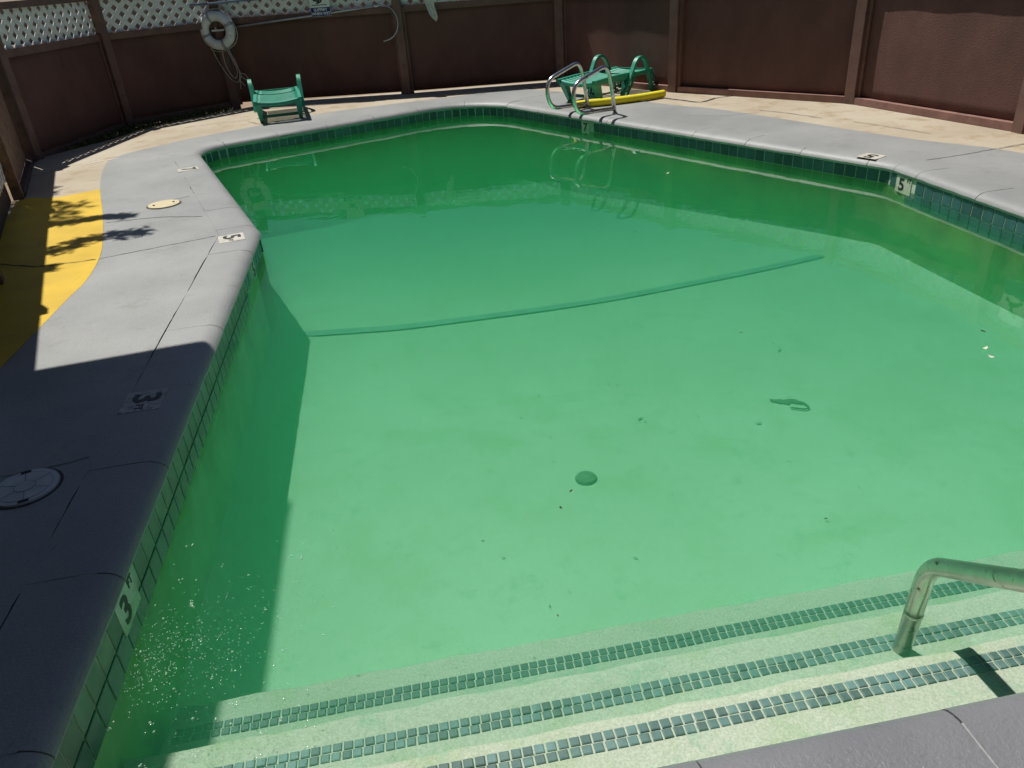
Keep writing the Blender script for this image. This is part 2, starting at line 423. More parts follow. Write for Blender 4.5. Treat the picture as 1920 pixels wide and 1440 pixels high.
def frame(o, xd, yd, zd):
    m_ = Matrix.Identity(4)
    for i, d in enumerate((xd, yd, zd)):
        d = Vector(d).normalized(); m_[0][i], m_[1][i], m_[2][i] = d.x, d.y, d.z
    m_[0][3], m_[1][3], m_[2][3] = o
    return m_

# ------------------------------------------------------------------ pool outline
RAW = [(-1.2186, 0.974), (4.017, 1.676), (3.272, 6.366), (-0.178, 11.4446), (-3.492, 9.404), (-1.85, 5.859)]
RAD = [0.05, 0.05, 0.30, 0.85, 0.42, 0.14]
KARC, KLIN = 8, 12
def outline(d):
    n = len(RAW); L = []
    for i in range(n):
        a = Vector(RAW[i]); b_ = Vector(RAW[(i + 1) % n]); t = (b_ - a).normalized(); nn = Vector((t.y, -t.x))
        L.append((a + nn * d, t))
    V = []
    for i in range(n):
        p, t = L[i - 1]; q, s = L[i]
        k = (q - p).cross(s) / t.cross(s); V.append(p + t * k)
    out_ = []
    arcs = []
    for i in range(n):
        t0 = L[i - 1][1]; t1 = L[i][1]; cr = t0.cross(t1)
        r = RAD[i] + d if cr > 0 else max(RAD[i] - d, 0.02)
        ang = math.acos(max(-1, min(1, t0.dot(t1)))); tl = r * math.tan(ang / 2)
        p0 = V[i] - t0 * tl; sgn = 1 if cr > 0 else -1
        cen = p0 + Vector((-t0.y, t0.x)) * r * sgn
        a0 = math.atan2(p0.y - cen.y, p0.x - cen.x)
        arcs.append([cen + Vector((math.cos(a0 + sgn * ang * j / KARC), math.sin(a0 + sgn * ang * j / KARC))) * r for j in range(KARC + 1)])
    for i in range(n):
        out_ += arcs[i]
        e0 = arcs[i][-1]; e1 = arcs[(i + 1) % n][0]
        out_ += [e0.lerp(e1, j / KLIN) for j in range(1, KLIN)]
    return out_
O0 = outline(0.0); NO = len(O0)
ARC = [0.0]
for i in range(NO): ARC.append(ARC[-1] + (O0[(i + 1) % NO] - O0[i]).length)
PERIM = ARC[-1]
def at_param(poly, s):
    """point on an offset outline at the arc length s of the zero outline"""
    s %= PERIM
    lo = 0
    for i in range(NO):
        if ARC[i] <= s <= ARC[i + 1]: lo = i; break
    t = (s - ARC[lo]) / max(1e-9, ARC[lo + 1] - ARC[lo])
    return poly[lo].lerp(poly[(lo + 1) % NO], t)
def nearest_s(x, y):
    best = (9, 0)
    for k in range(0, 4000):
        s = PERIM * k / 4000; p = at_param(O0, s); d = math.hypot(p.x - x, p.y - y)
        if d < best[0]: best = (d, s)
    return best[1]
WATER_Z = -0.155
_ja, _jb = outline(0.2995), outline(0.312)
def rough_joint():
    n_ = int(PERIM / 0.045); w = 0.4; o = []
    for k in range(n_):
        w = max(0.0, min(1.0, w + random.gauss(0, 0.17)))
        s_ = PERIM * k / n_; o.append(at_param(_ja, s_).lerp(at_param(_jb, s_), w))
    return o

# ------------------------------------------------------------------ ground outside and deck
def ground():
    v = [(-400, -400, -0.14), (400, -400, -0.14), (400, 600, -0.14), (-400, 600, -0.14)]
    # a ring of ground with the pool basin left out
    o = sheet("ground", [(-400, -400), (400, -400), (400, 600), (-400, 600)], outline(0.295), -0.14, 'dirt')
    tag(o, "dry dirt ground beyond the fence", kind="structure")
ground()

PF = {1: (-5.44, 9.45), 2: (-5.19, 11.58), 3: (-3.95, 12.75), 4: (-1.25, 12.55), 5: (1.14, 12.6), 6: (2.485, 10.83),
      7: (4.13, 9.09), 8: (4.86, 7.11), 9: (5.15, 4.7), 10: (5.45, 2.3), 11: (5.75, -0.1)}
DECK_EDGE = [(-3.0, -4.0), (6.2, -4.0), (5.95, 0.0), (5.65, 2.3), (5.35, 4.8), (5.02, 7.2), (4.25, 9.2), (2.62, 11.0), (1.2, 12.74), (-1.27, 12.75),
             (-3.3, 12.72), (-3.75, 12.28), (-4.05, 11.98), (-4.32, 11.75), (-4.62, 11.42), (-4.83, 10.95), (-4.86, 10.7), (-4.95, 10.42), (-5.25, 9.85), (-5.42, 9.45),
             (-4.62, 7.6), (-4.05, 6.2), (-3.3, 4.5), (-3.3, 3.0)]
deck = sheet("pool_deck", DECK_EDGE, outline(0.312), 0.0, 'tan')
tag(deck, "concrete deck around the pool, part bare tan, part painted grey and yellow", kind="structure")
# edge face of the slab along the pool joint
b_ = MB(); e = outline(0.312)
b_.add([(p.x, p.y, 0.0) for p in e] + [(p.x, p.y, -0.10) for p in e], [(i, (i + 1) % NO, NO + (i + 1) % NO, NO + i) for i in range(NO)])
b_.build("slab_edge", 'crackpaint', deck)

GREY = [(-3.3, -3.9), (6.1, -3.9), (5.6, 2.4), (4.62, 5.9), (4.37, 6.39), (4.23, 6.65), (3.76, 7.29), (3.04, 8.63), (2.6, 9.39), (2.28, 9.75), (1.75, 10.5), (0.95, 11.6), (0.35, 12.08),
        (-0.65, 11.79), (-1.4, 11.60), (-2.31, 11.25), (-3.07, 10.63), (-3.76, 10.06), (-3.99, 9.80), (-4.23, 9.50), (-4.36, 9.22), (-4.34, 8.90), (-4.12, 8.26), (-3.87, 7.65),
        (-3.45, 6.74), (-3.15, 6.05), (-2.93, 5.49), (-2.80, 4.98), (-2.77, 4.65), (-2.71, 4.08), (-2.67, 3.67), (-2.75, 3.2), (-3.1, 2.6)]
def smooth_closed(P, n=4):
    Q = [Vector((p[0], p[1], 0)) for p in P]; k = len(Q); o = []
    for i in range(k):
        p0, p1, p2, p3 = Q[i - 1], Q[i], Q[(i + 1) % k], Q[(i + 2) % k]
        for j in range(n):
            t = j / n
            v = 0.5 * ((2 * p1) + (p2 - p0) * t + (2 * p0 - 5 * p1 + 4 * p2 - p3) * t * t + (3 * p1 - p0 - 3 * p2 + p3) * t ** 3)
            o.append((v.x, v.y))
    return o
GS = GREY[:4] + [(q.x, q.y) for q in spline([(p[0], p[1], 0) for p in GREY[4:]], 4)]
grey = sheet("grey_paint", GS, rough_joint(), 0.004, 'grey', deck)
tag(grey, "grey painted band of the deck")
YEL = [(q.x, q.y) for q in spline([(p[0] - 0.003, p[1], 0) for p in GREY[23:31]], 4)] + [(-3.2, 3.4), (-3.28, 4.5), (-3.62, 5.2), (-4.1, 6.25), (-4.55, 7.38), (-4.5, 7.50), (-4.17, 7.44)]
yel = sheet("yellow_paint", YEL, None, 0.003, 'yellow_paint', deck)
tag(yel, "yellow painted patch of the deck")

# joints and cracks in the deck
for pts, w, mt in (([(-2.91, 5.41), (-2.67, 5.53), (-2.43, 5.64), (-2.17, 5.76)], 0.009, 'crackpaint'), ([(-3.27, 6.38), (-2.88, 6.43), (-2.46, 6.35)], 0.012, 'crackpaint'),
                   ([(-3.05, 6.97), (-2.88, 7.02), (-2.80, 7.08)], 0.010, 'crackpaint'), ([(3.58, 6.37), (3.9, 6.45), (4.24, 6.56), (4.58, 6.67)], 0.014, 'crackpaint'),
                   ([(2.21, 10.38), (2.41, 10.09), (2.58, 9.87), (2.84, 10.08), (3.2, 10.15)], 0.03, 'groove'), ([(3.05, 9.08), (3.28, 8.76), (3.49, 8.38)], 0.012, 'groove'),
                   ([(3.7, 8.08), (3.87, 7.77), (4.1, 7.3)], 0.010, 'groove'), ([(-4.15, 10.92), (-3.8, 11.05), (-3.31, 11.16)], 0.010, 'groove'), ([(-3.3, 11.0), (-3.0, 10.7), (-2.6, 10.62)], 0.012, 'crackpaint'),
                   ([(-0.2, 11.8), (0.05, 12.1), (0.15, 12.4)], 0.012, 'crackpaint'), ([(0.4, 11.2), (0.75, 11.35), (1.0, 11.55)], 0.010, 'crackpaint'),
                   ([(-4.0, 5.6), (-3.6, 5.45), (-3.3, 5.35), (-2.93, 5.41)], 0.012, 'groove'), ([(-2.35, 2.6), (-2.1, 2.62), (-1.78, 2.72)], 0.008, 'crackpaint'),
                   ([(3.95, 5.2), (4.4, 5.0), (4.9, 5.05)], 0.010, 'crackpaint'), ([(2.2, 9.1), (2.6, 8.9), (3.0, 8.95)], 0.006, 'crackpaint')):
    ribbon("crack", pts, w, 0.0062, mt, deck, jitter=0.006, sub=7)
ribbon("paint_drip_line", [(-4.62, 8.9), (-4.5, 9.0), (-4.3, 9.15)], 0.02, 0.0052, 'white_chalk', deck)

# ------------------------------------------------------------------ swimming pool: basin, floor, steps
pool = empty("swimming_pool", (0, 0, 0)); tag(pool, "six sided swimming pool with teal tile band and grey coping", kind="structure")
WALL = outline(0.020)
U_AX = Vector((-0.1282, 0.9917)); W_AX = Vector((0.9917, 0.1282))     # along the left wall / along the steps
def step_line(off, x):      # y of a nose line at x
    return off + (x - 0.6) * 0.1400
BREAK = [(-1.85, 5.72), (-1.2, 5.70), (-0.66, 5.72), (0.67, 5.92), (1.63, 6.18), (2.4, 6.42), (3.2, 6.72)]
def floor_z(x, y):
    yb = 5.70 + max(0, (x + 1.2)) * 0.035 + max(0, x - 0.2) ** 1.5 * 0.10
    d = y - yb
    z = -0.85 - 0.27 * max(0.0, min(1.0, d / 4.0)) ** 1.2
    if d < 0: z += 0.0
    return z
def dist_wall(p):
    best = 9
    for i in range(0, NO):
        a = WALL[i]; c_ = WALL[(i + 1) % NO]; ab = c_ - a
        if ab.length < 1e-6: continue
        t = max(0, min(1, (p - a).dot(ab) / ab.length_squared)); best = min(best, (p - a - ab * t).length)
    return best
vs = [v.copy() for v in WALL]; ed = [(i, (i + 1) % NO) for i in range(NO)]
ins = []
def inpoly(p, poly):
    c_ = False; j = len(poly) - 1
    for i in range(len(poly)):
        if (poly[i].y > p.y) != (poly[j].y > p.y) and p.x < (poly[j].x - poly[i].x) * (p.y - poly[i].y) / (poly[j].y - poly[i].y) + poly[i].x: c_ = not c_
        j = i
    return c_
gx = -3.6
while gx < 4.1:
    gy = 0.9
    while gy < 11.6:
        p = Vector((gx + random.uniform(-.02, .02), gy + random.uniform(-.02, .02)))
        if inpoly(p, WALL) and dist_wall(p) > 0.05: ins.append(p)
        gy += 0.16
    gx += 0.16
r = delaunay_2d_cdt(vs + ins, ed, [], 1, 1e-5)
V3 = []
for v in r[0]:
    z = floor_z(v.x, v.y); d = dist_wall(v)
    if d < 0.22: z += (0.22 - d) ** 2 * 3.0
    V3.append((v.x, v.y, z))
F3 = []
for f in r[2]:
    a, b2, c2 = (r[0][i] for i in f[:3]); F3.append(tuple(f) if (b2 - a).cross(c2 - a) > 0 else tuple(reversed(f)))
link("floor", mesh_of("floor", V3, F3, 'floorplaster', True), pool)
b_ = MB(); b_sh = MB()
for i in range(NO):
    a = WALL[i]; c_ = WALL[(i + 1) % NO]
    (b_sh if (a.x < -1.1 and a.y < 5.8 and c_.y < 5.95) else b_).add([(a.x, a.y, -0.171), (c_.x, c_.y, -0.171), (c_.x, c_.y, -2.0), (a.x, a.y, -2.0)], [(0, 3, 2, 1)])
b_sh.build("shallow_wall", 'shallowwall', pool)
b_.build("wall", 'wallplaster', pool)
GB = outline(0.026); GR = outline(0.0185); b_ = MB()
for i in range(NO):
    a = GR[i]; c_ = GR[(i + 1) % NO]
    b_.add([(a.x, a.y, -0.05), (c_.x, c_.y, -0.05), (c_.x, c_.y, -0.172), (a.x, a.y, -0.172)], [(0, 3, 2, 1)])
b_.build("grout_bed", 'grout', pool)
# dark tile line where the floor breaks to the deep end
bl = []
for p in spline([(x, y, 0) for x, y in BREAK], 10): bl.append((p.x, p.y))
b_ = MB()
for i in range(len(bl) - 1):
    a = Vector(bl[i]); c_ = Vector(bl[i + 1]); t = (c_ - a).normalized(); n_ = Vector((-t.y, t.x)) * 0.048
    q = [a - n_, c_ - n_, c_ + n_, a + n_]
    b_.add([(k.x, k.y, floor_z(k.x, k.y) + 0.012) for k in q], [(0, 1, 2, 3)])
b_.build("break_line", 'breakline', pool)

# coping stones
PROF = [(0.302, -0.05), (0.302, 0.006), (0.20, 0.0065), (0.09, 0.006), (0.066, 0.003), (0.044, -0.003), (0.024, -0.013), (0.009, -0.027), (0.001, -0.042), (0.004, -0.054), (0.014, -0.063), (0.05, -0.066), (0.302, -0.066)]
PO = [outline(d) for d, z in PROF]
joints_xy = [(-1.81, 5.38), (-1.71, 4.68), (-1.64, 4.05), (-1.54, 3.34), (-1.46, 2.66), (-1.38, 2.0), (-1.29, 1.33),
             (2.08, 8.17), (2.43, 7.59), (2.77, 7.07), (3.13, 6.52), (3.26, 6.31), (3.30, 6.03), (3.39, 5.37), (1.02, 1.28), (0.37, 1.19), (3.50, 4.75), (3.6, 4.1)]
J = sorted(nearest_s(*p) for p in joints_xy)
Jf = []
for i in range(len(J)):
    a = J[i]; c_ = J[(i + 1) % len(J)] + (PERIM if i == len(J) - 1 else 0)
    n_ = max(1, round((c_ - a) / 0.66))
    Jf += [a + (c_ - a) * k / n_ for k in range(n_)]
for i in range(len(Jf)):
    s0 = Jf[i] + 0.0026; s1 = (Jf[i + 1] if i + 1 < len(Jf) else Jf[0] + PERIM) - 0.0026
    ss = [s0 + (s1 - s0) * k / max(3, int((s1 - s0) / 0.05)) for k in range(max(3, int((s1 - s0) / 0.05)) + 1)]
    b_ = MB(); k = len(PROF); vs = []
    wob = random.uniform(-0.0016, 0.0016)
    for s in ss:
        for j, (d, z) in enumerate(PROF):
            p = at_param(PO[j], s); lump = mnoise.noise(Vector((s * 9, d * 20, i * 3.1))) * 0.0022 + mnoise.noise(Vector((s * 31, d * 60, 7.7))) * 0.0009
            if 0.0 < d < 0.29 and j < 11: p = p + (at_param(PO[0], s) - p).normalized() * lump
            vs.append((p.x, p.y, z + wob + (lump if j > 1 else 0)))
    fs = []
    for a in range(len(ss) - 1):
        for j in range(k): fs.append((a * k + j, a * k + (j + 1) % k, (a + 1) * k + (j + 1) % k, (a + 1) * k + j))
    fs.append(tuple(range(k))); fs.append(tuple((len(ss) - 1) * k + j for j in range(k - 1, -1, -1)))
    b_.add(vs, fs)
    o = b_.build("coping_stone", 'grey_near' if sum(v[1] for v in vs) / len(vs) < 1.75 and sum(v[0] for v in vs) / len(vs) > -0.9 else 'grey_coping', pool, smooth=True)
    o.data.set_sharp_from_angle(angle=math.radians(40))

# filler levelled over each joint, leaving it open at the nose
fa, fb = outline(0.301), outline(0.075)
for sj in Jf:
    vs = [];  n_ = 7
    for k in range(n_ + 1):
        for e_ in (-0.0034, 0.0034):
            p = at_param(fa, sj + e_).lerp(at_param(fb, sj + e_), k / n_); vs.append((p.x, p.y, 0.0052 + 0.0012 * mnoise.noise(Vector((sj * 5, k * .9, 0)))))
    link("joint_filler", mesh_of("joint_filler", vs, [(2 * k, 2 * k + 1, 2 * k + 3, 2 * k + 2) for k in range(n_)], 'grey'), pool)
# waterline tiles
TW, TP = 0.100, 0.1065
def tile_mesh(w, h, d, material, ch=0.004):
    x, z = w / 2, h / 2
    v = [(-x, 0, -z), (x, 0, -z), (x, 0, z), (-x, 0, z), (-x, d - ch / 2, -z), (x, d - ch / 2, -z), (x, d - ch / 2, z), (-x, d - ch / 2, z),
         (-x + ch, d, -z + ch), (x - ch, d, -z + ch), (x - ch, d, z - ch), (-x + ch, d, z - ch)]
    f = [(0, 1, 5, 4), (1, 2, 6, 5), (2, 3, 7, 6), (3, 0, 4, 7), (4, 5, 9, 8), (5, 6, 10, 9), (6, 7, 11, 10), (7, 4, 8, 11), (8, 9, 10, 11)]
    f = [tuple(reversed(q)) for q in f]
    return mesh_of("tile", v, f, material)
tm = tile_mesh(TW, TW, 0.011, 'tile'); tmp = tile_mesh(TW, TW, 0.011, 'tile_pale')
s_start = nearest_s(3.9, 2.4); s_end = PERIM - 0.03
marks = {nearest_s(-1.39, 1.98): ("3", "FT"), nearest_s(3.28, 6.17): ("5", "FT"), nearest_s(1.09, 9.55): ("7", ""), nearest_s(-1.78, 5.32): ("5", "")}
rest = MB(); cnt = 0
sc_ = s_start
while sc_ < s_end:
    p0 = at_param(GB, sc_ - 0.03); p1 = at_param(GB, sc_ + 0.03); t = (p1 - p0).normalized(); n_ = Vector((-t.y, t.x))
    p = at_param(GB, sc_)
    skip = any(abs(sc_ - k) < 0.108 for k in marks)
    leftside = p.x < -1.1 and p.y < 5.0
    for row in range(2):
        z = -0.066 - 0.052 - row * TP
        if skip and row == 0: continue
        if row == 1 and not (leftside or (p.x > 3.2 and p.y < 6.1)): continue
        j = random.uniform(-0.0012, 0.0012)
        mtx = frame((p.x, p.y, z + j), (t.x, t.y, 0), (n_.x, n_.y, random.uniform(-.012, .012)), (0, 0, 1))
        near = leftside or (p.x > 3.2) or (p.x > 2.2 and p.y < 8.5)
        if row == 0 or (near and cnt < 295):
            link("tile", tmp if (leftside and row == 0) else tm, pool, mtx); cnt += 1
        else:
            rest.add([mtx @ v.co for v in tm.vertices], [tuple(f.vertices) for f in tm.polygons])
    sc_ += TP
tag(rest.build("lower_tiles", 'tile', pool), kind="stuff")

# depth markers set in the waterline
for s, (num, ft) in marks.items():
    p0 = at_param(GB, s - 0.05); p1 = at_param(GB, s + 0.05); t = (p1 - p0).normalized(); n_ = Vector((-t.y, t.x)); p = at_param(GB, s)
    base = frame((p.x, p.y, -0.066 - 0.066), (t.x, t.y, 0), (n_.x, n_.y, 0), (0, 0, 1))
    w = 0.19 if ft else 0.13
    mk = MB().box((-w / 2, 0, -0.068), (w / 2, 0.0125, 0.064)).build("depth_marker", 'marker', pool, base)
    tag(mk, "white ceramic depth marker reading %s%s at the waterline" % (num, " FT" if ft else ""))
    # lettering stands upright facing the water
    def put(txt, size, bold, dx, dz, sx=1.0):
        me = text_mesh("number", txt, size, 'black', bold)
        fm = frame(base @ Vector((-dx, 0.0134, dz)), (t.x * -1, t.y * -1, 0), (0, 0, 1), (n_.x, n_.y, 0))
        o = link("number" if txt.isdigit() else "unit_lettering", me, None, fm @ Matrix.Diagonal((sx, 1, 1, 1)))
        o.parent = mk; o.matrix_parent_inverse = mk.matrix_world.inverted() if False else base.inverted()
    put(num, 0.135, 0.0035, -0.025 if ft else 0, -0.005, 1.15)
    if ft: put(ft, 0.045, 0.0012, 0.063, 0.042)

# steps across the near end: three treads, each with two rows of mosaic
STEPS = [(1.535, -0.235, 0.97, 1.455), (1.868, -0.42, 1.45, 1.735), (2.205, -0.60, 1.78, 2.065)]
def xrange_wall(y):
    lo, hi = 9, -9
    for i in range(NO):
        a = WALL[i]; c_ = WALL[(i + 1) % NO]
        if (a.y > y) != (c_.y > y):
            x = a.x + (c_.x - a.x) * (y - a.y) / (c_.y - a.y); lo = min(lo, x); hi = max(hi, x)
    return lo, hi
stile = {k: tile_mesh(0.0275, 0.0275, 0.004, 'steptile', 0.003) for k in range(1)}[0]
stile_d = MB(); tile_n = 0
for k, (nose, z, back, tline) in enumerate(STEPS):
    b_ = MB(); nx = 60; vs = []
    pf = [(nose + 0.0, z - 0.21), (nose + 0.0, z - 0.022), (nose - 0.005, z - 0.009), (nose - 0.018, z - 0.002), (nose - 0.05, z), (back - 0.1, z)]
    for i in range(nx + 1):
        x = -1.3 + 5.4 * i / nx
        wv = 0.004 * math.sin(i * 1.7 + k) + random.uniform(-.003, .003)
        for j, (yy, zz) in enumerate(pf):
            ybase = step_line(yy, x) + (wv if j < 5 else 0)
            vs.append((x, ybase, zz + random.uniform(-.0012, .0012)))
    n_ = len(pf); fs = []
    for i in range(nx):
        for j in range(n_ - 1): fs.append((i * n_ + j, (i + 1) * n_ + j, (i + 1) * n_ + j + 1, i * n_ + j + 1))
    st_o = link("step", mesh_of("step", vs, fs, 'plaster', True), pool)
    PITCH = 0.0328; x = -1.26
    lim = 1.95 + 0.25 * k
    while x < 3.7:
        for row in range(2):
            yy = step_line(tline + 0.017 - row * PITCH, x)
            rot = random.uniform(-.035, .035)
            dx = math.cos(0.139 + rot); dy = math.sin(0.139 + rot)
            mtx = frame((x + random.uniform(-.001, .001), yy, z + 0.0002 + random.uniform(0, .0008)), (dx, dy, 0), (0, 0, 1), (dy, -dx, 0))
            if k < 2 and x < lim and x > -0.95 + (0.8 if k == 0 else 0) and tile_n < 300:
                link("tile", stile, st_o, mtx); tile_n += 1
            elif k == 2 and 0.1 < x < lim and tile_n < 300:
                link("tile", stile, st_o, mtx); tile_n += 1
            else:
                stile_d.add([mtx @ v.co for v in stile.vertices], [tuple(f.vertices) for f in stile.polygons])
        x += PITCH / math.cos(0.139)
tag(stile_d.build("step_mosaic", 'steptile', pool), kind="stuff")

# drain cover on the floor
b_ = MB(); n_ = 20; cx, cy, cz = 0.37, 3.47, -0.846
vs = [(cx + 0.062 * math.cos(a), cy + 0.062 * math.sin(a), cz) for a in (2 * math.pi * i / n_ for i in range(n_))]
vs += [(cx + 0.055 * math.cos(a), cy + 0.055 * math.sin(a), cz + 0.012) for a in (2 * math.pi * i / n_ for i in range(n_))]
b_.add(vs, [(i, (i + 1) % n_, n_ + (i + 1) % n_, n_ + i) for i in range(n_)] + [tuple(range(n_, 2 * n_))])
b_.build("drain_cover", 'sunken', pool)

# water body
b_ = MB(); wo = outline(0.0235)
b_.add([(p.x, p.y, WATER_Z) for p in wo] + [(p.x, p.y, -2.1) for p in wo],
       [tuple(range(NO)), tuple(range(2 * NO - 1, NO - 1, -1))] + [(i, NO + i, NO + (i + 1) % NO, (i + 1) % NO) for i in range(NO)])
water = b_.build("water", 'water')
tag(water, "murky green water filling the pool", kind="structure")

# ------------------------------------------------------------------ markers let into the deck
def deck_marker(cx, cy, xd, num, ft, w, h, material, lab):
    xd = Vector((*xd, 0)).normalized(); yd = Vector((-xd.y, xd.x, 0))
    fm = frame((cx, cy, 0.0070), xd, yd, (0, 0, 1))
    mk = MB().box((-w / 2, -h / 2, 0), (w / 2, h / 2, 0.0016)).build("depth_marker", material, deck, fm)
    tag(mk, lab)
    for txt, size, bold, dx, dy, sx in ((num, h * 0.95, 0.004, -w * 0.12 if ft else 0, 0, 1.15), (ft, h * 0.26, 0.001, w * 0.30, -h * 0.05, 1)):
        if not txt: continue
        o = link("number" if txt.isdigit() else "unit_lettering", text_mesh("number", txt, size, 'black', bold), None,
                 fm @ Matrix.Translation((dx, dy, 0.0026)) @ Matrix.Diagonal((sx, 1, 1, 1)))
        o.parent = mk; o.matrix_parent_inverse = fm.inverted()
deck_marker(-1.725, 3.18, (0.13, -0.99), "3", "FT", 0.20, 0.185, 'marker_worn', "worn depth marker reading 3 FT in the shaded deck")
deck_marker(-2.02, 5.67, (0.35, -0.93), "5", "FT", 0.19, 0.185, 'marker', "white depth marker reading 5 beside the pool bend")
deck_marker(-3.20, 8.235, (0.42, -0.91), "7", "", 0.16, 0.20, 'marker', "white depth marker reading 7 at the deep end deck")
deck_marker(3.235, 6.63, (-0.56, 0.83), "5", "", 0.18, 0.17, 'marker', "tan stained depth marker by the right hand pool corner")

# ------------------------------------------------------------------ skimmer lids
def lid(name, cx, cy, r, material, rot, label, spokes):
    root = empty(name, (cx, cy, 0.0)); tag(root, label, "lid", "skimmer lids in the deck")
    n_ = 40
    def disc(r0, z0, r1, z1, nm, mt, par, top=True):
        b_ = MB()
        vs = [(cx + r0 * math.cos(a), cy + r0 * math.sin(a), z0) for a in (2 * math.pi * i / n_ for i in range(n_))] + \
             [(cx + r1 * math.cos(a), cy + r1 * math.sin(a), z1) for a in (2 * math.pi * i / n_ for i in range(n_))]
        fs = [(i, (i + 1) % n_, n_ + (i + 1) % n_, n_ + i) for i in range(n_)]
        if top: fs.append(tuple(range(n_, 2 * n_)))
        o = link(nm, mesh_of(nm, b_.add(vs, fs).v, b_.f, mt)); o.parent = par; o.matrix_parent_inverse = Matrix.Translation((cx, cy, 0)).inverted(); return o
    disc(r * 1.10, 0.0045, r * 1.09, 0.0055, "collar", 'groove', root)
    disc(r, 0.005, r * 0.985, 0.013, "disc", material, root)
    disc(r * 0.82, 0.0132, r * 0.815, 0.0137, "rim_groove", 'lidgroove' if spokes else material, root)
    disc(r * 0.80, 0.0135, r * 0.795, 0.0142, "raised_panel", material, root)
    if spokes:
        disc(r * 0.33, 0.0145, r * 0.33, 0.0148, "hub_groove", 'lidgroove', root)
        disc(r * 0.30, 0.0148, r * 0.295, 0.0156, "hub", material, root)
        for k in range(6):
            a = rot + k * math.pi / 3
            m_ = frame((cx, cy, 0.0143), (math.cos(a), math.sin(a), 0), (-math.sin(a), math.cos(a), 0), (0, 0, 1))
            b_ = MB().box((r * 0.34, -0.0016, 0), (r * 0.79, 0.0016, 0.0007), m_)
            o = link("spoke_groove", mesh_of("spoke_groove", b_.v, b_.f, 'lidgroove')); o.parent = root; o.matrix_parent_inverse = Matrix.Translation((cx, cy, 0)).inverted()
    for sgn in (-1, 1):
        a = rot + (0 if sgn > 0 else math.pi); d = r * (0.88 if spokes else 0.62)
        m_ = frame((cx + d * math.cos(a), cy + d * math.sin(a), 0.0143), (math.cos(a), math.sin(a), 0), (-math.sin(a), math.cos(a), 0), (0, 0, 1))
        b_ = MB().box((-r * 0.07, -r * 0.15, 0), (r * 0.07, r * 0.15, 0.001), m_)
        o = link("finger_slot", mesh_of("finger_slot", b_.v, b_.f, 'hole')); o.parent = root; o.matrix_parent_inverse = Matrix.Translation((cx, cy, 0)).inverted()
lid("skimmer_lid", -2.95, 6.84, 0.135, 'lid_cream', 0.5, "cream round skimmer lid lying in the sunlit grey deck", False)
lid("skimmer_lid", -1.945, 2.53, 0.125, 'lid_white', 2.0, "worn grey white skimmer lid with spokes in the shaded deck", True)

# ------------------------------------------------------------------ fence
fence = empty("perimeter_fence", (0, 0, 0)); tag(fence, "brown plywood fence with white lattice top curving round the pool", "fence")
slat_me = {}
def slat_mesh(w):
    if w not in slat_me:
        slat_me[w] = mesh_of("slat", MB().box((-0.5, -0.003, -w / 2), (0.5, 0.003, w / 2)).v, MB().box((-0.5, -0.003, -w / 2), (0.5, 0.003, w / 2)).f, 'lattice')
    return slat_me[w]
def lattice(parent, a, u, n, L, z0, z1, single, sp=0.168, w=0.058, off=0.0, phase=0.0):
    """diagonal lattice between z0 and z1 over length L, two crossed layers"""
    H = z1 - z0; jb = MB()
    for layer in (0, 1):
        sg = 1 if layer == 0 else -1
        x = -H + phase
        while x < L + H:
            # line (x + t, z0 + t) or (x + H - t, z0 + t)
            pts = []
            for t in (0.0, H): pts.append((x + t if sg > 0 else x + H - t, z0 + t))
            (xa, za), (xb, zb) = pts
            ta = 0.0; tb = 1.0
            dx = xb - xa
            for lo_, hi_ in ((0.0, L),):
                t1 = (lo_ - xa) / dx; t2 = (hi_ - xa) / dx
                if t1 > t2: t1, t2 = t2, t1
                ta = max(ta, t1); tb = min(tb, t2)
            if tb - ta > 0.08:
                A = (xa + dx * ta, za + (zb - za) * ta); B = (xa + dx * tb, za + (zb - za) * tb)
                c_ = ((A[0] + B[0]) / 2, (A[1] + B[1]) / 2); ln = math.hypot(B[0] - A[0], B[1] - A[1])
                o_ = Vector((a.x + u.x * c_[0] + n.x * (off + layer * 0.0065), a.y + u.y * c_[0] + n.y * (off + layer * 0.0065), c_[1]))
                dr = Vector((u.x * (B[0] - A[0]), u.y * (B[0] - A[0]), B[1] - A[1])).normalized()
                nn = Vector((n.x, n.y, 0)); m_ = frame(o_, dr, nn, dr.cross(nn)) @ Matrix.Diagonal((ln, 1, 1, 1))
                if single: link("slat", slat_mesh(w), parent, m_)
                else:
                    me = slat_mesh(w); jb.add([m_ @ v.co for v in me.vertices], [tuple(f.vertices) for f in me.polygons])
            x += sp
    if not single and jb.v: tag(jb.build("lattice_slats", 'lattice', parent), kind="stuff")

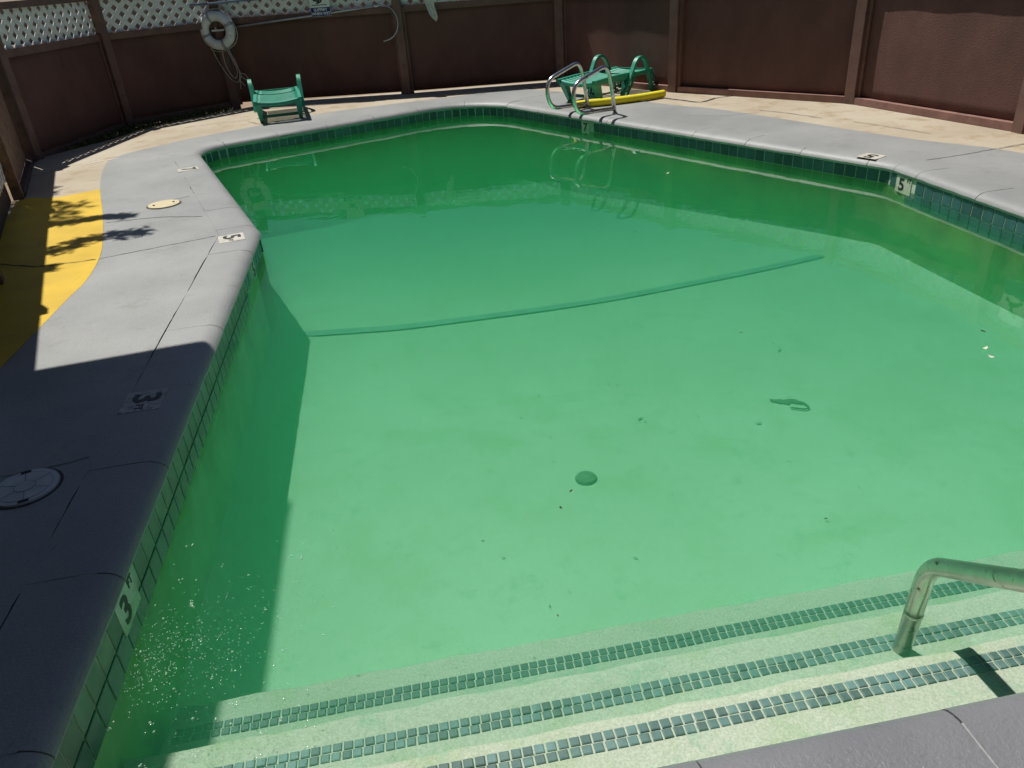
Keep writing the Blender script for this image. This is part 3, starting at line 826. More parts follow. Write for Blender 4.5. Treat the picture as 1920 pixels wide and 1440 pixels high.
def bay(i, j, zbot, ztop, single, base_plank, rail_out=0.035, warp=0.0, zr=1.2):
    a = Vector(PF[i]); c_ = Vector(PF[j]); u = (c_ - a).normalized(); n = Vector((u.y, -u.x)); L = (c_ - a).length
    fm = frame((a.x, a.y, 0), (u.x, u.y, 0), (-n.x, -n.y, 0), (0, 0, 1))      # local: x along, -y toward the pool
    # plywood sheet, slightly bowed
    nx, nz_ = 14, 8; vs = []
    for ix in range(nx + 1):
        for iz in range(nz_ + 1):
            x = 0.03 + (L - 0.06) * ix / nx; z = zbot + (zr - zbot) * iz / nz_
            vs.append((x, warp * math.sin(math.pi * ix / nx) + 0.003 * math.sin(ix * 1.3 + iz * .9), z))
    fs = [(ix * (nz_ + 1) + iz, (ix + 1) * (nz_ + 1) + iz, (ix + 1) * (nz_ + 1) + iz + 1, ix * (nz_ + 1) + iz + 1) for ix in range(nx) for iz in range(nz_)]
    N = len(vs); vs += [(x, y + 0.014, z) for x, y, z in vs]; fs += [tuple(N + q for q in reversed(f)) for f in fs]
    top = [ix * (nz_ + 1) + nz_ for ix in range(nx + 1)]; bot = [ix * (nz_ + 1) for ix in range(nx + 1)]
    for k in range(nx):
        fs.append((top[k], top[k + 1], N + top[k + 1], N + top[k])); fs.append((bot[k + 1], bot[k], N + bot[k], N + bot[k + 1]))
    link("plywood_panel", mesh_of("plywood_panel", vs, fs, 'ply', True), fence, fm)
    MB().box((0.06, -rail_out, zr - 0.075), (L - 0.06, 0.055, zr + 0.012)).build("rail", 'trim', fence, fm)
    MB().box((0.055, -0.04, ztop - 0.075), (L - 0.055, 0.05, ztop)).build("top_rail", 'trim', fence, fm)
    if base_plank:
        MB().box((0.075, -0.075, 0.004), (L - 0.075, -0.006, 0.075)).build("base_plank", 'plank', fence, fm)
    elif zr < 1.2:
        MB().box((0.07, -0.03, zbot - 0.02), (L - 0.07, 0.0, zbot + 0.07)).build("bottom_rail", 'trim', fence, fm)
    lat = empty("lattice_panel"); lat.parent = fence
    lattice(lat, a, u, n, L, zr, ztop - 0.05, single, off=-0.02)
    return u, n, L
TOP = 1.535
bay(1, 2, -0.02, 1.66, True, False, zr=1.175)
bay(2, 3, -0.01, 1.66, True, False, zr=1.175)
bay(3, 4, 0.03, TOP, True, False)
bay(4, 5, 0.03, TOP, True, False)
bay(5, 6, 0.03, TOP, False, True, 0.028, warp=0.0)
bay(6, 7, 0.03, TOP, False, True)
bay(7, 8, 0.03, TOP + 0.03, False, True)
bay(8, 9, 0.03, TOP + 0.05, False, True)
bay(9, 10, 0.03, TOP + 0.05, False, True)
bay(10, 11, 0.03, TOP + 0.05, False, True)
for i in range(1, 12):
    p = Vector(PF[i]); a = Vector(PF[max(1, i - 1)]); c_ = Vector(PF[min(11, i + 1)]); u = (c_ - a).normalized(); n = Vector((u.y, -u.x))
    fm = frame((p.x, p.y, 0), (u.x, u.y, 0), (-n.x, -n.y, 0), (0, 0, 1))
    ht = 1.70 if i <= 3 else TOP + 0.06
    zb = -0.14 if i in (1, 2, 3) else 0.0
    b_ = MB().box((-0.062, -0.095, zb), (0.062, 0.03, ht)); o = link("post", bevel_mesh(mesh_of("post", b_.v, b_.f, 'trim'), 0.004, 1), fence, fm)
    MB().box((0.064, -0.05, 0.0), (0.10, 0.0, 1.20)).build("trim_strip", 'trim', fence, fm)
    MB().box((-0.098, -0.045, 0.0), (-0.064, 0.0, 1.20)).build("trim_strip", 'trim', fence, fm)

# side fence on the left, peeling panel and low lattice gate
side = empty("side_fence", (0, 0, 0)); tag(side, "peeling brown side fence with low white lattice at the left edge", "fence")
a = Vector((-5.46, 9.36)); c_ = Vector((-4.60, 7.50)); u = (c_ - a).normalized(); n = Vector((-u.y, u.x))
fm = frame((a.x, a.y, 0), (u.x, u.y, 0), (-n.x, -n.y, 0), (0, 0, 1)); L = (c_ - a).length
def sbox(lo, hi, nm, mt, F=None): return MB().box(lo, hi).build(nm, mt, side, F or fm)
sbox((0.22, -0.01, 0.06), (L - 0.06, 0.01, 1.22), "plywood_panel", 'rawwood')
sbox((0.0, -0.10, 0.0), (0.11, 0.02, 1.66), "post", 'darktrim')
sbox((0.12, -0.03, 1.16), (L - 0.05, 0.05, 1.25), "rail", 'trim')
sbox((0.12, -0.03, 1.56), (L - 0.05, 0.05, 1.66), "top_rail", 'trim')
sbox((L - 0.05, -0.06, 0.0), (L + 0.05, 0.03, 1.66), "post", 'rawwood')
sbox((0.15, -0.07, 0.0), (L - 0.05, -0.012, 0.06), "base_plank", 'darktrim')
lat = empty("lattice_panel"); lat.parent = side
lattice(lat, a, u, -n, L, 1.22, 1.60, False)
d_ = Vector((-2.86, 3.78)); u2 = (d_ - c_).normalized(); n2 = Vector((-u2.y, u2.x)); L2 = (d_ - c_).length
fm2 = frame((c_.x, c_.y, 0), (u2.x, u2.y, 0), (-n2.x, -n2.y, 0), (0, 0, 1))
lat2 = empty("lattice_panel"); lat2.parent = side
lattice(lat2, c_ + u2 * 0.06, u2, n2, 1.5, 0.22, 1.12, True, sp=0.15, w=0.055, off=-0.03)
sbox((0.06, -0.02, 1.10), (L2, 0.05, 1.22), "rail", 'trim', fm2)
sbox((0.06, 0.05, 0.0), (L2, 0.07, 1.12), "backing_board", 'darktrim', fm2)
sbox((0.05, -0.02, 1.54), (L2, 0.05, 1.66), "top_rail", 'trim', fm2)
sbox((0.05, 0.012, 1.22), (L2, 0.03, 1.54), "upper_board", 'ply', fm2)
for k in (0.66,): sbox((L2 * k - 0.05, -0.05, 0.0), (L2 * k + 0.05, 0.04, 1.66 + 0.06), "post", 'trim', fm2)

# ------------------------------------------------------------------ things on the fence
def fence_frame(i, j, s, z, d):
    a = Vector(PF[i]); c_ = Vector(PF[j]); u = (c_ - a).normalized(); n = Vector((u.y, -u.x))
    p = a + u * s + n * d
    return frame((p.x, p.y, z), (u.x, u.y, 0), (0, 0, 1), (n.x, n.y, 0)), u, n      # x along, y up, z toward pool
# life ring on post 3
F, u, n = fence_frame(3, 4, 0.03, 1.065, 0.155)
ring = empty("life_ring"); ring.matrix_world = F; tag(ring, "scuffed white life ring hanging on a fence post with looped rope", "life ring")
def child(root, mb, name, material, smooth=True):
    o = link(name, mesh_of(name, mb.v, mb.f, material, smooth)); o.parent = root; return o
RO, RT = 0.196, 0.070
child(ring, MB().tube([(RO * math.cos(a), RO * math.sin(a), 0) for a in (2 * math.pi * k / 40 for k in range(40))], RT, 16, True), "ring_body", 'ring')
for a0 in (0.35, 1.95, 3.5, 5.05):
    child(ring, MB().tube([(RO * math.cos(a0 + t), RO * math.sin(a0 + t), 0) for t in (-0.10, -0.05, 0, 0.05, 0.10)], RT + 0.003, 16), "band", 'ringband')
gr = []
for k in range(5):
    a1 = 0.35 + k * math.pi / 2
    for t in range(9):
        tt = t / 8; a = a1 + tt * math.pi / 2 - math.pi / 2; rr = RO + RT + 0.008 + 0.02 * math.sin(math.pi * tt)
        gr.append((rr * math.cos(a), rr * math.sin(a), 0.01 - 0.02 * math.sin(math.pi * tt)))
child(ring, MB().tube(gr, 0.006, 6), "grab_line", 'rope')
child(ring, MB().box((-0.018, -0.03, -0.10), (0.018, 0.24, -0.062)), "hook_board", 'darktrim', False)
child(ring, MB().tube([(0, 0.02, -0.06), (0, 0.02, 0.05), (0, 0.05, 0.06)], 0.008, 8), "hook", 'alu')
child(ring, MB().box((-0.10, -0.012, -0.06), (0.09, 0.012, -0.03)), "cleat", 'signwhite', False)
# hanging rope coils
rp = spline([(-0.15, -0.2, 0.01), (-0.09, -0.42, 0.0), (0.03, -0.66, 0.0), (0.14, -0.72, 0.01), (0.19, -0.6, 0.0), (0.16, -0.4, 0.01), (0.07, -0.24, 0.02)], 8)
rp2 = spline([(0.01, -0.24, 0.015), (0.01, -0.45, 0.01), (0.06, -0.61, 0.01), (0.13, -0.66, 0.02), (0.17, -0.55, 0.02), (0.13, -0.4, 0.02), (0.08, -0.25, 0.02)], 8)
rp3 = spline([(0.11, -0.24, 0.02), (0.17, -0.45, 0.03), (0.215, -0.62, 0.02), (0.19, -0.7, 0.03), (0.24, -0.78, 0.02)], 8)
rp4 = spline([(0.215, -0.6, 0.03), (0.28, -0.62, 0.03), (0.32, -0.70, 0.03), (0.26, -0.68, 0.03), (0.20, -0.64, 0.04), (0.17, -0.82, 0.03)], 8)
for q in (rp, rp2, rp3, rp4): child(ring, MB().tube(q, 0.0065, 6), "rope", 'rope')

# rescue hook pole along the rail
F, u, n = fence_frame(3, 4, 0.0, 1.12, 0.075)
hook = empty("rescue_hook"); hook.matrix_world = F; tag(hook, "long thin aluminium rescue pole with curved hook lying along the fence rail", "pole")
child(hook, MB().tube([(0.05, -0.045, 0), (1.2, 0.03, 0), (2.45, 0.115, 0)], 0.0135, 10), "pole_shaft", 'alu')
hk = [(2.42, 0.113, 0), (2.50, 0.118, 0), (2.58, 0.10, 0.02), (2.655, 0.04, 0.03), (2.70, -0.06, 0.03), (2.695, -0.18, 0.03), (2.64, -0.28, 0.03), (2.56, -0.335, 0.03), (2.46, -0.36, 0.03)]
child(hook, MB().tube(spline(hk, 6), 0.009, 8), "hook_bow", 'alu')
child(hook, MB().tube([(2.36, 0.109, 0), (2.46, 0.115, 0)], 0.018, 10), "ferrule", 'alu')
# blue telescopic pole hung higher
F, u, n = fence_frame(3, 4, 0.0, 1.42, 0.10)
tp = empty("telescopic_pole"); tp.matrix_world = F; tag(tp, "blue grey telescopic pole hung level across the lattice above the life ring", "pole")
child(tp, MB().tube([(-0.95, -0.01, 0.25), (0.55, 0.012, 0.02)], 0.014, 10), "pole_shaft", 'bluepole')
child(tp, MB().tube([(0.5, 0.011, 0.02), (1.9, 0.05, -0.03)], 0.018, 10), "outer_tube", 'bluepole')
child(tp, MB().tube([(-1.0, -0.012, 0.257), (-0.94, -0.01, 0.249)], 0.017, 10), "grip", 'alu')
# slippery when wet sign
F, u, n = fence_frame(3, 4, 1.60, 1.15, 0.098)
sg = empty("warning_sign"); sg.matrix_world = F; tag(sg, "white and navy slippery when wet sign on the lattice", "sign")
child(sg, MB().box((-0.145, 0.0, 0.0), (0.145, 0.40, 0.004)), "sign_face", 'signwhite', False)
child(sg, MB().box((-0.143, 0.003, 0.0042), (0.143, 0.118, 0.0052)), "ink_band", 'navy', False)
for txt, y in (("SLIPPERY", 0.086), ("WHEN WET", 0.035)):
    o = link("lettering", text_mesh("lettering", txt, 0.052, 'signwhite', 0.0012)); o.parent = sg; o.matrix_local = Matrix.Translation((0, y, 0.0062)) @ Matrix.Diagonal((0.98, 1, 1, 1))
wv = MB().tube([(-0.12 + 0.02 * k, 0.145 + (0.007 if k % 2 else 0), 0.006) for k in range(12)], 0.005, 5, flat=0.3)
child(sg, wv, "wet_floor_line", 'black')
fig = MB().tube([(-0.05, 0.17, 0.006), (0.02, 0.19, 0.006), (0.045, 0.235, 0.006)], 0.011, 6, flat=0.3).tube([(-0.09, 0.215, 0.006), (-0.02, 0.20, 0.006), (0.035, 0.235, 0.006), (0.055, 0.29, 0.006)], 0.012, 6, flat=0.3)
child(sg, fig, "slipping_figure", 'black')
# second sign beside it, only its lower edge in view
F, u, n = fence_frame(4, 5, 0.78, 1.225, 0.03)
s2 = empty("notice_sign"); s2.matrix_world = F; tag(s2, "white notice board on the lattice beside the hanging cloth", "sign")
child(s2, MB().box((-0.24, 0.0, 0.0), (0.24, 0.28, 0.004)), "sign_face", 'signwhite', False)
for row in range(3):
    x = -0.2
    while x < 0.19:
        w = random.uniform(0.012, 0.026)
        child(s2, MB().box((x, 0.014 + row * 0.06, 0.0042), (x + w, 0.05 + row * 0.06, 0.005)), "print_stroke", 'navy', False); x += w + 0.016
# sign on the right fence, seen mirrored in the water
F, u, n = fence_frame(8, 9, 0.44, 1.0, 0.045)
s3 = empty("pool_sign"); s3.matrix_world = F; tag(s3, "white sign with dark band on the right fence, mirrored in the water", "sign")
child(s3, MB().box((-0.155, 0.0, 0.0), (0.155, 0.42, 0.004)), "sign_face", 'signwhite', False)
child(s3, MB().box((-0.153, 0.004, 0.0042), (0.153, 0.135, 0.005)), "ink_band", 'navy', False)
child(s3, MB().tube([(-0.10, 0.19, 0.006), (-0.03, 0.24, 0.006), (0.0, 0.31, 0.006), (0.06, 0.35, 0.006)], 0.02, 6, flat=0.2).tube([(-0.03, 0.24, 0.006), (0.05, 0.21, 0.006), (0.10, 0.17, 0.006)], 0.016, 6, flat=0.2), "figure", 'black')
# hanging cloth
F, u, n = fence_frame(4, 5, 0.49, 0.97, 0.05)
vs = []; fs = []; nu, nv = 8, 16
for i in range(nu + 1):
    for j in range(nv + 1):
        t = j / nv; ux = i / nu - 0.5
        wdt = 0.035 + 0.15 * t ** 0.6 + 0.015 * math.sin(t * 9)
        x = ux * wdt + 0.035 * (1 - t) - 0.05 * math.sin(t * 2.2) + 0.02
        vs.append((x, t * 0.42 + 0.03 * abs(ux) * (1 - t), 0.03 + 0.022 * math.sin(ux * 13 + t * 3) * (0.4 + 0.6 * t) + 0.01 * math.sin(t * 9)))
for i in range(nu):
    for j in range(nv): fs.append((i * (nv + 1) + j, (i + 1) * (nv + 1) + j, (i + 1) * (nv + 1) + j + 1, i * (nv + 1) + j + 1))
o = link("hanging_cloth", mesh_of("hanging_cloth", vs, fs, 'cloth', True), None, F)
sol = o.modifiers.new("thickness", 'SOLIDIFY'); sol.thickness = 0.002
tag(o, "limp greyish white cloth hanging over the fence top rail", "cloth")

# ------------------------------------------------------------------ grab rails at the deep end
NIN = Vector((-0.827, -0.562))
def grab_rail(bx, by, label):
    root = empty("grab_rail", (bx, by, 0.006)); tag(root, label, "rail", "grab rails at the deep end")
    P = [(0, 0.0), (0.06, 0.34), (0.12, 0.56), (0.66, 0.40), (0.60, 0.085), (0.015, 0.06)]
    pts = [Vector((NIN.x * s, NIN.y * s, z)) for s, z in P]
    path = bez_round(pts, [0.12, 0.17, 0.17, 0.14], 9)
    child(root, MB().tube(path, 0.0235, 12), "rail_tube", 'steel')
    es = [(0.034 * math.cos(a), 0.034 * math.sin(a)) for a in (2 * math.pi * k / 16 for k in range(16))]
    child(root, MB().add([(x, y, 0.0) for x, y in es] + [(x * .8, y * .8, 0.012) for x, y in es], [(k, (k + 1) % 16, 16 + (k + 1) % 16, 16 + k) for k in range(16)] + [tuple(range(16, 32))]), "escutcheon", 'steel')
grab_rail(1.47, 9.53, "stainless grab rail nearer the camera at the deep end")
grab_rail(1.21, 10.03, "stainless grab rail nearer the far pool corner")

# handrail at the steps
root = empty("handrail", (1.24, 1.79, -0.42)); tag(root, "pitted steel handrail rising from the pool steps at lower right", "handrail")
pts = [(1.24, 1.79, -0.425), (1.225, 1.74, 0.0), (1.205, 1.38, 0.28), (1.17, 0.95, 0.62), (1.10, 0.62, 0.66), (1.08, 0.55, 0.0)]
path = [Vector(p) - Vector((1.24, 1.79, -0.42)) for p in bez_round(pts, [0.085, 0.1, 0.2, 0.15], 8)]
child(root, MB().tube(path, 0.0285, 18), "rail_tube", 'steel_rust')
child(root, MB().tube([Vector((1.232, 1.764, -0.23)) - Vector((1.24, 1.79, -0.42)), Vector((1.2318, 1.763, -0.222)) - Vector((1.24, 1.79, -0.42))], 0.0295, 18), "coupling_ring", 'steel_rust')

# ------------------------------------------------------------------ sun loungers
def lounger(loc, rz, label):
    """x across, y from foot (0) to head, z up"""
    root = empty("sun_lounger", loc, rz); tag(root, label, "sun lounger", "green resin sun loungers")
    W = 0.31; HS = 0.285
    def top(x, y):                        # seat surface: dished across, dropping a little to the foot
        return HS - 0.030 * (1 - (x / W) ** 2) + 0.02 * math.sin(min(1, y / 0.9) * math.pi) * 0.5
    def strip(y0, y1, th=0.016, xr=W - 0.035):
        b_ = MB(); vs = []; k = 10
        for i in range(k + 1):
            x = -xr + 2 * xr * i / k; bow = 0.03 * (1 - (x / xr) ** 2) * (1 if y0 < 0.8 else 0)
            for yy in (y0 - bow, y1 - bow):
                for zz in (0, -th): vs.append((x, yy, top(x, yy) + zz))
        fs = []
        for i in range(k):
            a = i * 4; c_ = a + 4
            fs += [(a, c_, c_ + 2, a + 2), (a + 1, a + 3, c_ + 3, c_ + 1), (a, a + 1, c_ + 1, c_), (a + 2, c_ + 2, c_ + 3, a + 3)]
        fs += [(0, 2, 3, 1), (k * 4, k * 4 + 1, k * 4 + 3, k * 4 + 2)]
        return b_.add(vs, fs)
    child(root, strip(0.03, 0.10, 0.05, W - 0.004), "foot_edge", 'green')
    y = 0.112
    while y < 0.80:
        child(root, strip(y, y + 0.043), "slat", 'green'); y += 0.069
    # back section lying flat
    y = 0.90
    while y < 1.24:
        child(root, strip(y, y + 0.065, 0.014, W - 0.06), "back_slat", 'green'); y += 0.086
    for s in (-1, 1):
        b_ = MB(); vs = []; ys = [0.0, 0.06, 0.2, 0.4, 0.6, 0.8, 0.86]
        for yy in ys:
            zt = top(W, yy) + 0.004; dp = 0.055 + 0.03 * math.sin(max(0, yy - 0.1) / 0.76 * math.pi) if yy > 0.1 else 0.05
            vs += [(s * (W - 0.045), yy, zt), (s * W, yy, zt), (s * W, yy, zt - dp), (s * (W - 0.045), yy, zt - dp)]
        fs = []
        for i in range(len(ys) - 1):
            a = i * 4; c_ = a + 4
            for k in range(4): fs.append((a + k, a + (k + 1) % 4, c_ + (k + 1) % 4, c_ + k))
        fs += [(3, 2, 1, 0), tuple((len(ys) - 1) * 4 + k for k in range(4))]
        child(root, b_.add(vs, fs), "side_rail", 'green', False)
        child(root, MB().box((s * W - 0.05 if s > 0 else s * W, 0.88, HS - 0.055), (s * W if s > 0 else s * W + 0.05, 1.27, HS - 0.005)), "back_frame", 'green', False)
        # tapered foot leg leaning inward and back
        x1 = s * (W - 0.005); x2 = s * (W - 0.095)
        q = [(x1, 0.02), (x2, 0.02), (x2, 0.13), (x1, 0.13)]; xb1 = s * (W - 0.03); xb2 = s * (W - 0.075)
        vs = [(x, y_, HS - 0.03) for x, y_ in q] + [(xb1, 0.17, 0.0), (xb2, 0.17, 0.0), (xb2, 0.215, 0.0), (xb1, 0.215, 0.0)]
        child(root, MB().add(vs, [(3, 2, 1, 0), (4, 5, 6, 7), (0, 1, 5, 4), (1, 2, 6, 5), (2, 3, 7, 6), (3, 0, 4, 7)]), "leg", 'green', False)
        # mid leg, a V of two struts
        for y0, y1 in ((0.70, 0.62), (0.88, 0.70)):
            vs = [(s * (W - 0.005), y0 - 0.035, HS - 0.04), (s * (W - 0.06), y0 - 0.035, HS - 0.04), (s * (W - 0.06), y0 + 0.035, HS - 0.04), (s * (W - 0.005), y0 + 0.035, HS - 0.04),
                  (s * (W - 0.02), y1 - 0.02, 0.0), (s * (W - 0.055), y1 - 0.02, 0.0), (s * (W - 0.055), y1 + 0.03, 0.0), (s * (W - 0.02), y1 + 0.03, 0.0)]
            child(root, MB().add(vs, [(3, 2, 1, 0), (4, 5, 6, 7), (0, 1, 5, 4), (1, 2, 6, 5), (2, 3, 7, 6), (3, 0, 4, 7)]), "leg", 'green_dark', False)
        # arm loop, from under the seat up and over to the rear foot
        arm = bez_round([(s * (W + 0.012), 0.62, 0.08), (s * (W + 0.024), 0.855, 0.455), (s * (W + 0.024), 1.02, 0.455), (s * (W + 0.014), 1.12, 0.30), (s * (W + 0.005), 1.25, 0.0)], [0.10, 0.12, 0.1], 6)
        bb_ = MB(); vs = []
        for i, p in enumerate(arm):                     # flat strap section
            t = (arm[min(i + 1, len(arm) - 1)] - arm[max(i - 1, 0)]).normalized(); nn_ = Vector((0, -t.z, t.y)).normalized() * 0.017; xx = Vector((0.026, 0, 0))
            vs += [p - xx - nn_, p + xx - nn_, p + xx + nn_, p - xx + nn_]
        bb_.add(vs, [(i * 4 + k, i * 4 + (k + 1) % 4, i * 4 + 4 + (k + 1) % 4, i * 4 + 4 + k) for i in range(len(arm) - 1) for k in range(4)] + [(3, 2, 1, 0), tuple((len(arm) - 1) * 4 + k for k in range(4))])
        child(root, bb_, "armrest", 'green', False)
        rl = bez_round([(s * (W - 0.02), 1.26, HS - 0.03), (s * (W - 0.02), 1.37, 0.10), (s * (W - 0.02), 1.36, 0.03), (s * (W - 0.01), 1.25, 0.025)], [0.05, 0.03], 5)
        child(root, MB().tube(rl, 0.02, 8), "rear_strut", 'green_dark')
        wl = [(s * (W - 0.02) , 1.33 + 0.038 * math.cos(a), 0.052 + 0.038 * math.sin(a)) for a in (2 * math.pi * k / 16 for k in range(16))]
        child(root, MB().tube(wl, 0.012, 8, True), "wheel", 'green_dark')
    child(root, MB().box((-W + 0.07, 0.175, 0.05), (W - 0.07, 0.20, 0.085)), "stretcher", 'green_dark', False)
    child(root, MB().box((-W + 0.05, 0.86, HS - 0.06), (W - 0.05, 0.89, HS - 0.03)), "cross_bar", 'green_dark', False)
    child(root, MB().box((-W + 0.045, 1.25, HS - 0.05), (W - 0.045, 1.275, HS - 0.012)), "head_bar", 'green', False)
    return root
lounger((-2.78, 10.74, 0.005), math.atan2(0.2425, 0.970), "green resin sun lounger with its foot towards the pool, by the life ring")
lounger((1.10, 10.40, 0.005), math.atan2(0.70, 0.71) - math.pi / 2, "green resin sun lounger turned sideways behind the grab rails")

# pool noodle
nd = spline([(1.04, 10.07, 0.051), (1.28, 10.11, 0.051), (1.56, 10.15, 0.051), (1.92, 10.26, 0.051), (2.24, 10.42, 0.051)], 6)
o = MB().tube(nd, 0.045, 16).build("pool_noodle", 'noodle', smooth=True)
tag(o, "bright yellow foam pool noodle lying in front of the lounger", "pool noodle")

# ------------------------------------------------------------------ small things in and on the water
o = MB()
vs = []; n_ = 14
for k in range(n_):
    t = k / (n_ - 1); x = -0.16 + 0.32 * t; w = 0.045 * math.sin(math.pi * (0.08 + 0.84 * t)) * (1 + 0.25 * math.sin(k * 2.1))
    yb = -0.03 * (t - 0.5) + (0.03 * math.sin(t * 3) if t > 0.6 else 0)
    vs += [(x, yb - w * 0.6, 0.004), (x, yb, 0.02), (x, yb + w, 0.004)]
fs = []
for k in range(n_ - 1):
    fs += [(3 * k, 3 * k + 3, 3 * k + 4, 3 * k + 1), (3 * k + 1, 3 * k + 4, 3 * k + 5, 3 * k + 2)]
o.add(vs, fs)
o.tube(spline([(0.16, -0.02, 0.01), (0.19, -0.06, 0.01), (0.15, -0.10, 0.01), (0.02, -0.085, 0.01)], 5), 0.007, 5)
so = o.build("sunken_leaf", 'sunken', None, Matrix.Translation((1.71, 4.10, -0.846)) @ Matrix.Rotation(-0.25, 4, 'Z') @ Matrix.Diagonal((0.64, 0.8, 0.8, 1)), True)
tag(so, "dark curled palm leaf lying on the pool floor", "leaf")
# fine dark debris spread on the floor and on the surface
db = MB()
for k in range(45):
    x = random.gauss(0.95, 0.75); y = random.gauss(3.9, 0.75)
    if not inpoly(Vector((x, y)), WALL) or y < 2.5 or y > 5.6: continue
    s = random.uniform(0.003, 0.007) * (1.6 if random.random() < 0.12 else 1); a = random.uniform(0, 6.28); st_ = random.uniform(1, 3)
    pts = [(x + s * st_ * math.cos(a) * c0 - s * math.sin(a) * c1, y + s * st_ * math.sin(a) * c0 + s * math.cos(a) * c1, floor_z(x, y) + 0.008) for c0, c1 in ((-1, 0), (-.3, -.8), (.6, -.6), (1, .1), (.3, .7))]
    db.add(pts, [(0, 1, 2, 3, 4)])
tag(db.build("floor_debris", 'floordirt'), "scattered dark debris on the pool floor", kind="stuff")
fl = MB()
spots = [(0.2, 2.45, .012), (0.15, 2.35, .012), (1.26, 3.74, .012), (2.46, 3.54, .02), (-0.15, 2.19, .007), (0.09, 1.8, .006), (1.01, 5.58, .014), (1.1, 2.17, .008)]
for k in range(16): spots.append((random.uniform(-0.9, 2.8), random.uniform(2.0, 6.5), random.uniform(0.002, 0.006)))
for x, y, s in spots:
    if x > 3.0 or x < -1.1: continue
    a = random.uniform(0, 6.28)
    fl.add([(x + s * math.cos(a) * c0 - s * .45 * math.sin(a) * c1, y + s * math.sin(a) * c0 + s * .45 * math.cos(a) * c1, WATER_Z + 0.003) for c0, c1 in ((-1, 0), (0, -1), (1, 0), (0, 1))], [(0, 1, 2, 3)])
tag(fl.build("surface_specks", 'speck'), "tiny dark specks floating on the water", kind="stuff")
for (x, y, a), lab in zip(((2.36, 3.35, 0.4), (2.34, 3.26, 2.2), (1.6, 7.2, 0.2)), ("pale dry leaf floating at the right, the farther of a pair", "pale dry leaf floating at the right, the nearer of a pair", "tiny pale leaf floating near the right wall of the deep end")):
    vs = []; fs = []
    for k in range(7):
        t = k / 6; w = 0.008 * math.sin(math.pi * t) + 0.001
        vs += [(-0.018 + 0.036 * t, -w, 0.004 + 0.006 * (2 * t - 1) ** 2), (-0.018 + 0.036 * t, w, 0.004 + 0.008 * (2 * t - 1) ** 2)]
        if k: fs.append((2 * k - 2, 2 * k, 2 * k + 1, 2 * k - 1))
    o = link("floating_leaf", mesh_of("floating_leaf", vs, fs, 'drypetal', True), None, Matrix.Translation((x, y, WATER_Z)) @ Matrix.Rotation(a, 4, 'Z'))
    tag(o, lab, "leaf", "leaves floating on the water")
# bubbles from the inlet
bb = MB()
def dome(x, y, r):
    nu, nv = 8, 4; vs = []; fs = []
    for j in range(nv):
        ph = math.pi / 2 * j / nv
        for i in range(nu): vs.append((x + r * math.cos(ph) * math.cos(2 * math.pi * i / nu), y + r * math.cos(ph) * math.sin(2 * math.pi * i / nu), WATER_Z + 0.0005 + r * 0.9 * math.sin(ph)))
    vs.append((x, y, WATER_Z + r * 0.9)); t = len(vs) - 1
    for j in range(nv - 1):
        for i in range(nu): fs.append((j * nu + i, j * nu + (i + 1) % nu, (j + 1) * nu + (i + 1) % nu, (j + 1) * nu + i))
    for i in range(nu): fs.append(((nv - 1) * nu + i, (nv - 1) * nu + (i + 1) % nu, t))
    bb.add(vs, fs)
def in_water(x, y): return x > -1.2186 + (y - 0.974) * -0.1282 + 0.05
cents = [(-1.17, 1.80, 0.09, 300), (-1.04, 1.74, 0.14, 260), (-1.20, 1.68, 0.06, 120), (-0.95, 1.98, 0.10, 40)]
for cx, cy, sg_, nn in cents:
    for k in range(nn):
        x = random.gauss(cx, sg_); y = random.gauss(cy, sg_ * 0.9)
        if in_water(x, y): dome(x, y, random.uniform(0.001, 0.0027))
for k in range(70):
    x = random.uniform(-1.3, -0.62); y = random.uniform(1.3, 2.35)
    if in_water(x, y):
        for q in range(random.choice((1, 1, 2, 4))): dome(x + random.gauss(0, .006), y + random.gauss(0, .006), random.uniform(0.002, 0.005))
o = bb.build("bubbles", 'bubble', smooth=True)
tag(o, "bubbles drifting on the water by the 3 FT marker", kind="stuff")

# ------------------------------------------------------------------ building and tree outside the frame that shade the left, with added sky blockers
bld = empty("motel_building", (-5.0, 1.0, 0.0)); tag(bld, "cream building with an overhanging roof left of the pool, with added sky-blocking storey and wing", "building")
RZ = 2.7
sx, sy = SH.x * RZ, SH.y * RZ
roof = [(-1.630 - sx, 3.825 - sy), (-1.255 - sx, 0.95 - sy), (-0.75 - sx, -2.2 - sy), (-9.0, -2.2 - sy), (-9.0, 2.05 - sy), (-2.47 - sx, 3.61 - sy)]
b_ = MB(); k = len(roof)
b_.add([(x, y, RZ) for x, y in roof] + [(x, y, RZ + 0.18) for x, y in roof], [tuple(range(k)), tuple(range(2 * k - 1, k - 1, -1))] + [(i, k + i, k + (i + 1) % k, (i + 1) % k) for i in range(k)])
def bchild(mb, name, mt):
    o = link(name, mesh_of(name, mb.v, mb.f, mt)); o.parent = bld; o.matrix_parent_inverse = Matrix.Translation((-5, 1, 0)).inverted(); return o
bchild(b_, "roof_slab", 'roof')
bchild(MB().box((-9.0, -2.4, -0.1), (-3.75, 3.3, RZ)), "ground_floor_wall", 'stucco')
bchild(MB().box((-9.0, -2.4, RZ + 0.18), (-4.1, 4.0, 7.6)), "sky_block_storey", 'stucco')  # unseen storey, added and raised to block sky light from the shaded deck
bchild(MB().box((-9.3, -2.7, 7.6), (-4.0, 4.1, 7.8)), "sky_block_top", 'roof')  # cap of the added storey
bchild(MB().box((-2.95, 2.6, 0.0), (-2.83, 2.72, RZ)), "roof_post", 'trim')
bchild(MB().box((-2.6, -0.6, 0.0), (-2.48, -0.48, RZ)), "roof_post", 'trim')
